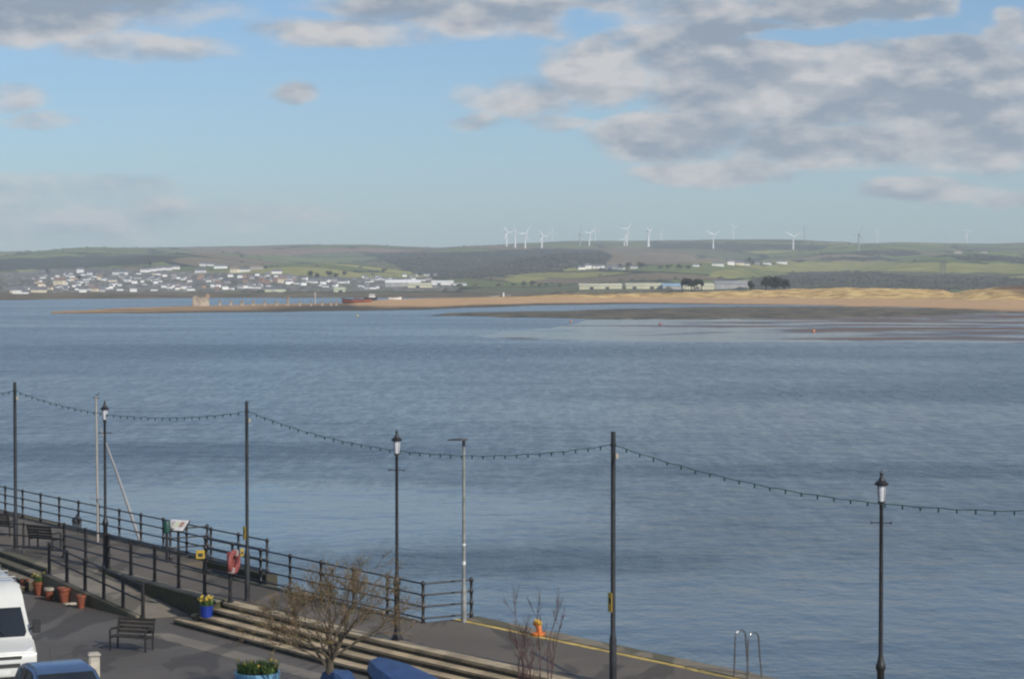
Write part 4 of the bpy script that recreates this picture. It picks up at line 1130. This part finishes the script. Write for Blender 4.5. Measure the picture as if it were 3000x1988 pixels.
for i, (x, h) in enumerate(((644, 20), (677, 20), (709, 20), (742, 19), (776, 19), (811, 18), (843, 30), (878, 16), (911, 13), (944, 12), (970, 8), (985, 7))):
    zt = CAMZ - (900 - 2.5 * (i > 6) * (i - 6) - h - 833) * DJ / F; p = spit_spot(x, DJ); p.z = min(p.z, zt - 1) - .2
    H = zt - p.z
    lab = {6: 'taller stone stump standing above the other jetty stumps'}.get(i, 'short stone stump in the row left from the ruined jetty' if i < 10 else 'lowest stone stump where the jetty row meets the beach')
    t = thing('jetty_pier', lab, 'pier', p, R(random.uniform(-10, 10)), 'stumps of the ruined jetty')
    kk = DJ / F; w = (8 if i < 7 else 6) * kk * random.uniform(.9, 1.15)
    mb = MB(); mb.box((0, 0, H * .5), (w, 1.8, H), 0, .75); mb.build('shaft', 'pier_stone', t, bevel=.1)
    mb = MB(); mb.box((random.uniform(-.1, .1), 0, H * .92), (w * 1.25, 2.0, H * .16)); mb.build('cap', 'pier_stone', t, bevel=.08)
p = spit_spot(923, 1300); t = thing('marker_post', 'thin pale marker post above the right end of the jetty stumps', 'post', p)
mb = MB(); H = CAMZ - (857 - 833) * 1300 / F - p.z; mb.tube([(0, 0, 0), (0, 0, H)], [.5, .35], 8); mb.box((0, 0, H - .5), (1.3, .5, 1.3)); mb.build('post', 'wall_grey', t)
p = spit_spot(1475, 1490); t = thing('marker_post', 'white post on the spit between two dark hulks', 'post', p)
mb = MB(); mb.tube([(0, 0, -1), (0, 0, 3.4)], [.55, .45], 8); mb.build('post', 'wall_white', t)

def boat(x, D, L, m, label, rz, cabin=None, h=1.9, z=None):
    p = spit_spot(x, D); t = thing('boat', label, 'boat', (p.x, D, p.z - .25 if z is None else z), rz)
    secs = []
    for q, w, zt in ((-.5, .30, 1.0), (-.42, .40, .95), (-.2, .48, .86), (.1, .5, .86), (.3, .40, .95), (.43, .2, 1.1), (.5, .02, 1.2)):
        W_ = w * L * .30
        secs.append([(q * L, -W_, zt * h), (q * L, -W_ * .8, h * .25), (q * L * .96, 0, 0), (q * L, W_ * .8, h * .25), (q * L, W_, zt * h)])
    mb = MB(); mb.loft(secs); mb.build('hull', m, t, smooth=True)
    mb = MB()
    for s in (0, 4): mb.tube([sec[s] for sec in secs], h * .06, 6)
    mb.build('gunwale', 'wall_white' if cabin is None else 'boat_dark', t)
    if cabin:
        mb = MB(); mb.box((cabin[0] * L, 0, h * 1.05 + cabin[2] / 2), (cabin[1] * L, L * .2, cabin[2]), 0, .9); mb.build('cabin', cabin[3], t, bevel=.1)
        mb = MB(); mb.box((cabin[0] * L, 0, h * 1.05 + cabin[2] * .62), (cabin[1] * L * .98, L * .203, cabin[2] * .3), 0, .97); mb.build('window', 'window_dark', t)
    return t
boat(1045, 1330, 18.5, 'boat_rust', 'long rust red hulk beached on the spit', R(178), (-.05, .3, .5, 'boat_rust'), 2.6)
boat(1086, 1450, 9.0, 'boat_dark', 'dark boat with a white cabin just behind the red hulk', R(10), (.1, .5, 2.0, 'wall_white'), 2.2, z=-1.6)
boat(1157, 1400, 8.5, 'wall_white', 'small white boat drawn up alone on the sand', R(5), None, 1.6)
boat(1447, 1500, 9.5, 'boat_dark', 'dark hulk left of the white post on the spit', R(15), None, 1.5)
boat(1484, 1495, 6.5, 'boat_dark', 'smaller dark hulk just right of the white post', R(-10), None, 1.6)
boat(1603, 1560, 10, 'boat_dark', 'low dark boat at the left end of the dark marsh bank', R(5), None, 1.8)
# dark saltmarsh bank behind the dunes
mb = MB(); vs = []
xs_ = list(range(1588, 2420, 8))
for x in xs_:
    D = 1660; e = min(1, (x - 1586) / 40, (2424 - x) / 120); top = CAMZ - (854 - 833 - 2 * (x > 1850)) * D / F + .35 * fb(x, 0, .03, 3, 41)
    X = (x - 1500) / F
    for dd, z in ((-6, WATER - .3), (0, lerp(WATER, top, .8 * e)), (5, lerp(WATER, top, e)), (60, lerp(WATER, top, e * .9)), (110, WATER - .3)): vs.append((X * (D + dd), D + dd, z))
mb.add(vs, [(i * 5 + k, i * 5 + k + 1, (i + 1) * 5 + k + 1, (i + 1) * 5 + k) for i in range(len(xs_) - 1) for k in range(4)])
tag(mb.build('salt_marsh', 'seaweed_bank', smooth=True), kind='structure')

# ------------------------------------------------------------------ far trees
def crown_mesh(rx, ry, rz, n, seed, leaf, cz=0.0, flat=0.0):
    rnd = random.Random(seed); mb = MB()
    lobes = [(Vector((rnd.uniform(-.75, .75) * rx, rnd.uniform(-.6, .6) * ry, cz + rnd.uniform(-.45, .75) * rz)), rnd.uniform(.34, .55)) for _ in range(16)]
    for i in range(n):
        c, s = rnd.choice(lobes)
        d = Vector((rnd.gauss(0, 1), rnd.gauss(0, 1), rnd.gauss(0, 1))).normalized() * (rnd.random() ** .4)
        q = c + Vector((d.x * rx * s, d.y * ry * s, d.z * rz * s * (1.2 if flat else 1.25)))
        if flat: q.z -= rz * .75 * (q.x / rx) ** 2
        if flat and q.z < cz - rz * .85: q.z = cz - rz * .85 + rnd.random() * rz * .2
        a = Vector((rnd.gauss(0, 1), rnd.gauss(0, 1), rnd.gauss(0, .6))).normalized(); b = a.orthogonal().normalized(); L = leaf * rnd.uniform(.7, 1.4)
        mb.add([q - a * L, q + b * L * .6, q + a * L, q - b * L * .6], [(0, 1, 2, 3)])
    return mb
def far_tree(x, y_base, y_top, wpx, D, label, seed, flat=False, trunks=1, n=2000, group=None):
    k = D / F; zb = CAMZ - (y_base - 833) * k; H = (y_base - y_top) * k; Wd = wpx * k
    t = thing('pine_tree' if flat else 'tree', label, 'tree', ((x - 1500) * k, D, zb), 0, group)
    ch = .70 if flat else .86
    crown_mesh(Wd / 2 * .82, Wd / 2 * .7, H * ch / 2 * .85, n, seed, H * (.07 if n < 600 else .05), H * (1 - ch / 2) - H * .04, flat).build('crown', 'crown_dark', t, fix=False)
    rnd = random.Random(seed + 1)
    for i in range(trunks):
        mb = MB(); f_ = 0 if trunks == 1 else (i / (trunks - 1) - .5); tx = f_ * Wd * .5
        mb.tube([(tx, 0, -2), (tx + rnd.uniform(-.3, .3), 0, H * .25), (tx * 1.15 + rnd.uniform(-.5, .5), 0, H * .6)], [.5, .4, .2], 6)
        for j in range(3): mb.tube([(tx, 0, H * (.3 + .08 * j)), (tx * 1.2 + rnd.uniform(-2, 2), rnd.uniform(-1, 1), H * .7)], [.22, .1], 5)
        mb.build('trunk', 'trunk_dark', t)
    return t
far_tree(2012, 852, 812, 54, 1640, 'left flat-topped dark pine, the broader of the joined pair', 3, True, 2)
far_tree(2044, 852, 814, 42, 1650, 'right flat-topped dark pine, lower crown of the joined pair', 4, True, 2)
far_tree(2262, 850, 808, 74, 1620, 'large round dark tree clump behind the dunes, biggest in the photo', 5, False, 2, 2600)
far_tree(2298, 850, 816, 44, 1640, 'lower dark tree joined to the right of the large clump', 6, False, 1)
far_tree(2201, 850, 820, 24, 1640, 'small dark tree just left of the large dark clump', 8, False, 1, 800)
def row_trees(spec, grp, lab, s0, nm='tree'):
    for i, (x, y, h, w) in enumerate(spec):
        g = on_land(x, y); D = g.y; far_tree(x, land_row(x, D) + 1, land_row(x, D) - h, w, D, lab, s0 + i, False, 1, 260, grp)
row_trees([(1816, 787, 16, 20), (1840, 787, 22, 26), (1876, 787, 22, 26), (1935, 789, 13, 24), (1960, 789, 15, 26), (1990, 789, 17, 24), (2015, 789, 14, 22)], 'dark trees beside the hillside row of white houses', 'dark round tree beside the mid-hill row of white houses', 60)
row_trees([(2196, 771, 18, 16), (2205, 774, 12, 14), (2225, 773, 10, 14), (2050, 780, 9, 16), (2180, 766, 8, 12)], 'trees among the right-hand hillside houses', 'dark tree between the white houses high on the right hillside', 80)
row_trees([(908, 812, 22, 22), (930, 815, 18, 20), (965, 812, 22, 24), (985, 815, 17, 20), (1010, 808, 15, 18), (1125, 800, 15, 22), (1230, 812, 15, 16), (710, 770, 6, 12), (600, 838, 8, 16), (505, 838, 9, 18), (395, 829, 8, 16), (230, 820, 14, 20), (140, 800, 12, 22), (780, 788, 10, 12), (440, 780, 13, 12)], 'trees among the houses of the far town', 'dark tree among the houses of the far town', 100)
row_trees([(1505, 838, 11, 22), (1535, 838, 12, 20), (1560, 838, 11, 18), (1580, 839, 10, 22), (1600, 839, 9, 18), (1640, 839, 8, 20), (1745, 845, 8, 16), (1870, 845, 9, 16)], 'trees along the foot of the dark hill', 'low dark tree at the foot of the dark hill by the pale sheds', 130)

# woods and hedgerow scrub on the far hills: one mass, also filling the painted cloud-shade zones
mb = MB(); rnd = random.Random(21)
CROWN = [(0, 0, -.8), (1, 0, 0), (.35, .94, .05), (-.8, .58, -.05), (-.8, -.58, .05), (.35, -.94, 0), (.55, .3, .62), (-.3, .5, .7), (-.35, -.5, .62), (.3, -.5, .72), (0, 0, 1)]
CF = [(1, 2, 6), (2, 7, 6), (2, 3, 7), (3, 8, 7), (3, 4, 8), (4, 5, 8), (5, 9, 8), (5, 1, 9), (1, 6, 9), (6, 7, 10), (7, 8, 10), (8, 9, 10), (9, 6, 10)]
woods = [z for z in ZONES if z[1] is FWOOD_SHADED]
cnt = 0
for poly, _ in woods:
    xs_ = [q[0] for q in poly]; ys_ = [q[1] for q in poly]
    n = int((max(xs_) - min(xs_)) * (max(ys_) - min(ys_)) / 13)
    for _ in range(n):
        x, y = rnd.uniform(min(xs_), max(xs_)), rnd.uniform(min(ys_), max(ys_))
        if not in_poly(x, y, poly): continue
        g = on_land(x, y); s = rnd.uniform(2.2, 4.2); a = rnd.random() * 6.28; ca_, sa_ = math.cos(a) * s, math.sin(a) * s
        mb.add([(g.x + q[0] * ca_ - q[1] * sa_, g.y + q[0] * sa_ + q[1] * ca_, g.z + s * .1 + q[2] * s * rnd.uniform(.35, .6)) for q in CROWN], CF)
for _ in range(2600):                       # hedgerow trees scattered along field edges
    x = rnd.uniform(-100, 3100); D = rnd.uniform(2350, 7200)
    y = land_row(x, D)
    c_ = field_cover(x, y, D)
    if c_ != (.045, .052, .032): continue
    g = Vector(((x - 1500) / F * D, D, land_z(x, D))); s = rnd.uniform(1.6, 4.2)
    mb.add([(g.x + q[0] * s * 1.6, g.y + q[1] * s, g.z + s * .3 + q[2] * s) for q in CROWN], CF)
tag(mb.build('woodland', 'crown_wood', fix=False), 'dark woodland, partly standing in for cloud shade, and hedgerow trees covering the far hillsides', 'woodland', kind='stuff')

# ------------------------------------------------------------------ far houses
HOUSE = {}
def house_mesh(kind, wm, rm):
    L, Wd, H, rh = {'bungalow': (13, 7.5, 3.0, 2.3), 'house': (10, 7.5, 5.2, 2.6), 'terrace': (26, 8, 5.2, 2.8)}[kind]
    mb = MB(); mb.box((0, 0, H / 2 - 1), (L, Wd, H + 2)); mb.add([(s * L / 2, y, z) for s in (-1, 1) for y, z in ((-Wd / 2, H), (Wd / 2, H), (0, H + rh))], [(0, 1, 2), (3, 5, 4)])
    w = mb.build('house', wm)
    mb = MB(); o = .35
    mb.add([(-L / 2 - o, -Wd / 2 - o, H - .25), (L / 2 + o, -Wd / 2 - o, H - .25), (L / 2 + o, 0, H + rh + .12), (-L / 2 - o, 0, H + rh + .12), (L / 2 + o, Wd / 2 + o, H - .25), (-L / 2 - o, Wd / 2 + o, H - .25),
            (-L / 2 - o, -Wd / 2 - o, H - .45), (L / 2 + o, -Wd / 2 - o, H - .45), (L / 2 + o, Wd / 2 + o, H - .45), (-L / 2 - o, Wd / 2 + o, H - .45)], [(0, 1, 2, 3), (3, 2, 4, 5), (0, 6, 7, 1), (4, 8, 9, 5), (6, 9, 8, 7), (1, 7, 8, 4, 2), (0, 3, 5, 9, 6)])
    mb.box((L * .3, 0, H + rh + .3), (.9, .9, 1.6))
    r = mb.build('roof', rm, w)
    w.hide_render = False
    return w
KINDS = [('bungalow', 'wall_white', 'roof_slate'), ('house', 'wall_white', 'roof_slate'), ('terrace', 'wall_white', 'roof_slate'), ('house', 'wall_cream', 'roof_brown'), ('bungalow', 'wall_cream', 'roof_slate'), ('house', 'wall_grey', 'roof_slate'), ('house', 'wall_brick', 'roof_brown'), ('terrace', 'wall_grey', 'roof_brown')]
def house(kidx, x, y, label, group, rz=None, sc=1.0):
    g = on_land(x, y); key = kidx
    rz = R(random.uniform(-28, 28)) if rz is None else rz
    if key not in HOUSE:
        o = house_mesh(*KINDS[kidx]); HOUSE[key] = o; o.location = g; o.rotation_euler = (0, 0, rz); o.scale = (sc,) * 3; tag(o, label, 'house', group); return o
    return copy_tree(HOUSE[key], g, rz, label, group, sc)
G1 = 'white hilltop houses standing above the far town'
for i, (x, y, k, sc, lab) in enumerate([
    (236, 798, 1, 1.1, 'large white house highest on the slope above the far town'), (594, 780, 1, .95, 'bright white house at the left of the trio above the town'), (619, 779, 0, 1.2, 'low white bungalow in the middle of the trio above the town'),
    (647, 787, 2, .9, 'long white house at the right of the trio above the town'), (588, 799, 0, 1.3, 'lone low white bungalow below the trio of hill houses'), (688, 799, 3, 1.3, 'big cream building standing above the town centre'),
    (713, 797, 2, .8, 'white block directly right of the big cream building'), (811, 801, 0, 1.2, 'lone white bungalow at the top right of the town'), (752, 789, 7, .8, 'grey terrace below the green fields above the town'),
    (175, 836, 3, 1.35, 'largest cream building in the left part of the town'), (352, 806, 2, .9, 'bright white terrace at the crown of the left town'), (459, 806, 4, 1.0, 'peach coloured bungalow block near the upper terrace row'),
    (330, 826, 4, 1.0, 'yellow toned block low in the middle of the left town'), (114, 857, 4, 1.2, 'cream waterside block at the left of the town'), (51, 858, 4, 1.1, 'cream waterside block nearest the left edge'), (828, 829, 3, 1.1, 'small pinkish house standing alone low in the town')]):
    house(k, x, y, lab, None, R(random.uniform(-12, 12)), sc)
for i in range(14):                          # upper terrace row
    x = 420 + i * 7.6; house(1, x, 798 - (x - 420) * .1 + random.uniform(-1, 1), 'white house in the bright row climbing the upper left town', 'white row climbing the upper left town', R(random.uniform(-6, 6)), .9)
DENS = [([(20, 845), (90, 812), (180, 800), (330, 803), (470, 803), (560, 813), (560, 850), (300, 857), (30, 862)], 108, (0, 1, 1, 0, 3, 5, 1), 'houses of the left town', 'pale'),
        ([(480, 815), (640, 812), (800, 806), (880, 812), (880, 838), (700, 850), (480, 852)], 76, (0, 1, 5, 1, 0, 5, 6), 'houses of the middle town', ''),
        ([(820, 812), (900, 818), (1120, 812), (1280, 806), (1270, 826), (1130, 832), (1100, 848), (860, 842)], 56, (0, 1, 1, 5, 1, 0), 'houses of the right town', '')]
KW = {0: 'low white bungalow', 1: 'white two storey house', 2: 'long white terrace', 3: 'cream house with brown roof', 4: 'cream bungalow', 5: 'grey house with slate roof', 6: 'red brick house with brown roof', 7: 'grey terrace with brown roof'}
rnd = random.Random(33)
for poly, n, ks, grp, _ in DENS:
    xs_ = [q[0] for q in poly]; ys_ = [q[1] for q in poly]; c = 0; part_ = grp.split('the ')[1]
    while c < n:
        x, y = rnd.uniform(min(xs_), max(xs_)), rnd.uniform(min(ys_), max(ys_))
        if not in_poly(x, y, poly): continue
        k = rnd.choice(ks); c += 1
        house(k, x, y, KW[k] + ' packed into the slopes of the far ' + part_, KW[k] + 's of the far ' + part_, None, rnd.uniform(.42, .8))
for i, (x, y, k, sc) in enumerate([(1702, 789, 0, 1.1), (1722, 788, 1, 1.2), (1743, 787, 1, .9), (1756, 788, 1, .9), (1764, 785, 1, .8), (1784, 790, 5, 1.0), (1802, 790, 5, 1.1), (1820, 789, 0, .9), (1857, 786, 0, .9)]):
    house(k, x, y, ['white bungalow at the left end of the mid-hill row', 'wide white house second in the mid-hill row', 'white house in the middle of the mid-hill row', 'white house in the middle of the mid-hill row', 'white house in the middle of the mid-hill row', 'grey house right of the middle of the mid-hill row', 'grey house right of the middle of the mid-hill row', 'white bungalow before the dark round trees', 'lone white bungalow between two dark round trees'][i], 'mid-hill row of houses', None, sc)
for x, y, k, sc, lab in ((2038, 781, 0, .9, 'tiny lone white bungalow right of the dark tree belt'), (2103, 780, 2, .8, 'long white house at the left of the right-hand hill group'), (2140, 776, 1, 1.3, 'white house with gable in the middle of the right-hand hill group'), (2166, 776, 4, 1.3, 'cream house in the middle of the right-hand hill group'),
                         (2187, 777, 0, .8, 'small white house beside the dark hill tree'), (2247, 775, 2, .65, 'white house second from the right on the hill'), (2290, 773, 2, .85, 'white farmhouse pair at the right end of the hill row'), (2218, 776, 5, .9, 'grey roofed house half hidden by hill trees'),
                         (2805, 743, 7, .7, 'pale farm buildings high on the far right hill'), (2882, 742, 7, .55, 'pale barn right of the high farm buildings')):
    house(k, x, y, lab, None, R(random.uniform(-10, 10)), sc)

# ------------------------------------------------------------------ sheds
def shed(x0, x1, yt, yb, wm, rm, label, D=None, deep=30, bays=0):
    D = D or on_land((x0 + x1) / 2, yb).y; k = D / F
    zb = CAMZ - (yb - 833) * k; H = (yb - yt) * k; L = (x1 - x0) * k
    t = thing('shed', label, 'shed', (((x0 + x1) / 2 - 1500) * k, D + deep / 2, zb))
    mb = MB(); mb.box((0, 0, H * .38 - 2), (L, deep, H * .76 + 4)); mb.add([(s * L / 2, y, z) for s in (-1, 1) for y, z in ((-deep / 2, H * .76), (deep / 2, H * .76), (0, H * 1.2))], [(0, 1, 2), (3, 5, 4)]); mb.build('wall', wm, t)
    mb = MB(); o = .5
    mb.add([(-L / 2 - o, -deep / 2 - o, H * .75), (L / 2 + o, -deep / 2 - o, H * .75), (L / 2 + o, 0, H * 1.22), (-L / 2 - o, 0, H * 1.22), (L / 2 + o, deep / 2 + o, H * .75), (-L / 2 - o, deep / 2 + o, H * .75),
            (-L / 2 - o, -deep / 2 - o, H * .70), (L / 2 + o, -deep / 2 - o, H * .70), (L / 2 + o, deep / 2 + o, H * .70), (-L / 2 - o, deep / 2 + o, H * .70)], [(0, 1, 2, 3), (3, 2, 4, 5), (0, 6, 7, 1), (4, 8, 9, 5), (6, 9, 8, 7), (1, 7, 8, 4, 2), (0, 3, 5, 9, 6)])
    mb.build('roof', rm, t)
    rnd = random.Random(int(x0))
    for i in range(bays or max(1, int(L / 22))):
        mb = MB(); mb.box((-L / 2 + (i + .5 + rnd.uniform(-.2, .2)) * L / (bays or max(1, int(L / 22))), -deep / 2 - .05, H * .24), (4.5, .3, H * .48)); mb.build('door', 'window_dark' if rnd.random() < .4 else 'wall_grey', t)
    return t
shed(1129, 1230, 823, 840, 'wall_grey', 'wall_white', 'long white-roofed shed at the left of the town works')
shed(1195, 1264, 831, 843, 'shed_cream', 'shed_cream', 'cream shed in front of the white town works')
shed(1264, 1327, 824, 835, 'wall_white', 'wall_white', 'white shed with a tall right end, at the right of the town works')
shed(1322, 1366, 829, 836, 'wall_white', 'shed_roof_grey', 'low white annexe trailing right from the town works')
shed(776, 830, 842, 856, 'shed_green', 'roof_slate', 'long pale green shed near the water below the town')
shed(978, 1007, 844, 856, 'shed_green', 'shed_green', 'short pale green shed near the water, right of the long one')
shed(1697, 1822, 833, 847, 'shed_cream', 'shed_cream', 'long cream shed at the left of the riverside works')
shed(1834, 1945, 832, 846, 'shed_cream', 'shed_cream', 'long cream shed at the middle of the riverside works')
shed(1942, 2000, 833, 848, 'wall_grey', 'shed_roof_blue', 'grey shed with a pale blue roof beside the flat-topped pines')
shed(2000, 2093, 833, 848, 'shed_cream', 'shed_cream', 'cream shed partly hidden behind the flat-topped pines')
shed(2095, 2195, 826, 846, 'wall_grey', 'shed_roof_grey', 'wide grey shed between the pines and the dark tree clump')

# pylon on the right
g = on_land(2762, 806); D = g.y; k = D / F
t = thing('pylon', 'dark lattice pylon in front of the pale fields at right', 'pylon', g); H = 42 * k; w = 9 * k
mb = MB()
for sx in (-1, 1):
    for sy in (-1, 1):
        mb.tube([(sx * w, sy * w, -2), (sx * w * .75, sy * w * .75, H * .5), (sx * w * .5, sy * w * .5, H)], k * .55, 5)
for i in range(6):
    z0, z1 = H * i / 6, H * (i + 1) / 6; w0, w1 = lerp(w, w * .5, i / 6), lerp(w, w * .5, (i + 1) / 6)
    for sy in (-1, 1):
        mb.tube([(-w0, sy * w0, z0), (w1, sy * w1, z1)], k * .3, 4); mb.tube([(w0, sy * w0, z0), (-w1, sy * w1, z1)], k * .3, 4)
mb.build('lattice', 'pylon_grey', t)
for z in (.62, .8, .97):
    mb = MB(); mb.tube([(-12 * k, 0, H * z), (0, 0, H * z + 2 * k), (12 * k, 0, H * z)], k * .5, 5); mb.build('cross_arm', 'pylon_grey', t)

# ------------------------------------------------------------------ wind turbines
def turbine(x, y_hub, y_base, bl, angs, label, D=None, m='turbine_white', yaw=20, thick=.8):
    if D is None: g = on_land(x, y_base); D = g.y; zb = g.z
    else: zb = CAMZ - (y_base - 833) * D / F - 12
    k = D / F; zh = CAMZ - (y_hub - 833) * k; H = zh - zb
    t = thing('wind_turbine', label, 'wind turbine', ((x - 1500) * k, D, zb - 1), R(yaw), 'wind turbines along the hilltop')
    mb = MB(); mb.tube([(0, 0, 0), (0, 0, H * .5), (0, 0, H)], [3.1 * thick, 2.5 * thick, 1.8 * thick], 10); mb.build('tower', m, t, smooth=True)
    mb = MB(); mb.box((0, 1.2, H + 1.6), (3.8, 9.0, 4.0)); mb.build('nacelle', m, t, bevel=.6)
    mb = MB(); mb.lathe([(1.0, -1.8), (1.9, -.6), (1.9, 1.0), (1.2, 1.4)], 10); o = mb.build('hub', m, t, smooth=True); o.location = (0, -4.2, H + 1.6); o.rotation_euler = (R(90), 0, 0)
    L = bl * k * .88
    for a in angs:
        mb = MB(); secs = []
        for q, c, th in ((0, 1.2, 1.2), (.08, 1.3, 1.0), (.2, 2.4, .7), (.5, 1.7, .45), (.85, 1.1, .28), (1, .55, .15)):
            secs.append([(-c * .35 * thick, -th * .5, q * L), (-c * .1, th * .5, q * L), (c * .9 * thick, 0, q * L), (c * .2, -th * .6, q * L)])
        mb.loft(secs); b = mb.build('blade', m, t, smooth=True); b.location = (0, -4.6, H + 1.6); b.rotation_euler = (0, R(a), 0)
T3 = lambda a: (a, a + 120, a + 240)
turbine(1484, 681, 722, 26, T3(-35), 'leftmost white turbine of the wind farm', yaw=25)
turbine(1509, 678, 725, 26, T3(-5), 'second white turbine from the left', yaw=-20)
turbine(1538.5, 686, 727, 31, T3(32), 'third white turbine from the left, one blade raised to the right', yaw=15)
turbine(1587, 692, 727, 24, T3(90), 'squat white turbine fourth from the left, standing low', yaw=40)
turbine(1617, 680, 709, 22, T3(0), 'faint half hidden turbine right of the squat one', 8900, yaw=10)
turbine(1699, 686, 720, 28, T3(5), 'turbine greyed for cloud shade, left of the white crossed pair', m='turbine_shaded', yaw=10)
turbine(1726, 686, 720, 24, T3(50), 'white turbine in the middle close pair, the nearer one', yaw=25)
turbine(1743, 671, 709, 26, T3(0), 'white turbine in the middle close pair, the taller one behind', 8900, yaw=0)
turbine(1828.5, 702, 720, 22, T3(-100), 'short turbine almost touching the tall white tower beside it', yaw=10)
turbine(1836, 672, 720, 27, T3(38), 'tallest white turbine near the middle with a blade up to the right', yaw=10)
turbine(1899, 678, 723, 24, T3(-60), 'white turbine with a thick tower, right of the tallest', yaw=60, thick=1.3)
turbine(1935, 680, 715, 22, T3(60), 'faint turbine behind the ridge, right of the thick tower', 9300, yaw=60)
turbine(2089, 689, 729, 30, T3(60), 'solitary white turbine with a wide Y of blades, right of centre', yaw=5)
turbine(2148, 666, 704, 22, T3(80), 'faint pale turbine high behind the solitary Y-shaped one', 9300, yaw=30)
turbine(2323, 694, 731, 32, T3(62), 'white turbine before the right hill, blade slanting up right', yaw=5)
turbine(2356, 668, 706, 20, T3(85), 'very faint rotor just behind the right hill turbine', 9500, m='turbine_shaded', yaw=20)
turbine(2515, 687, 735, 32, T3(25), 'turbine painted dark grey for cloud shade, with one blade pointing straight left', m='turbine_shaded', yaw=5)
turbine(2569, 677, 714, 18, T3(10), 'faint white turbine right of the dark grey one', 9400, yaw=30)
turbine(2831, 681, 716, 22, T3(75), 'rightmost faint turbine above the far right ridge', 9500, yaw=20)

# ------------------------------------------------------------------ haze
mb = MB(); hx0, hx1, hy0, hy1, hz0, hz1 = -9000, 9000, -300, 11500, -9.5, 330
mb.box(((hx0 + hx1) / 2, (hy0 + hy1) / 2, (hz0 + hz1) / 2), (hx1 - hx0, hy1 - hy0, hz1 - hz0))
m = bpy.data.materials.new('haze'); m.use_nodes = True
t = NT(m.node_tree); t.n.clear(); o_ = t.add('ShaderNodeOutputMaterial'); v_ = t.add('ShaderNodeVolumePrincipled')
v_.inputs['Color'].default_value = (.80, .90, 1.0, 1); v_.inputs['Density'].default_value = 9.0e-5; v_.inputs['Anisotropy'].default_value = 0.0
t.link(v_.outputs[0], o_.inputs['Volume']); M['haze'] = m
tag(mb.build('haze', 'haze'), kind='stuff')
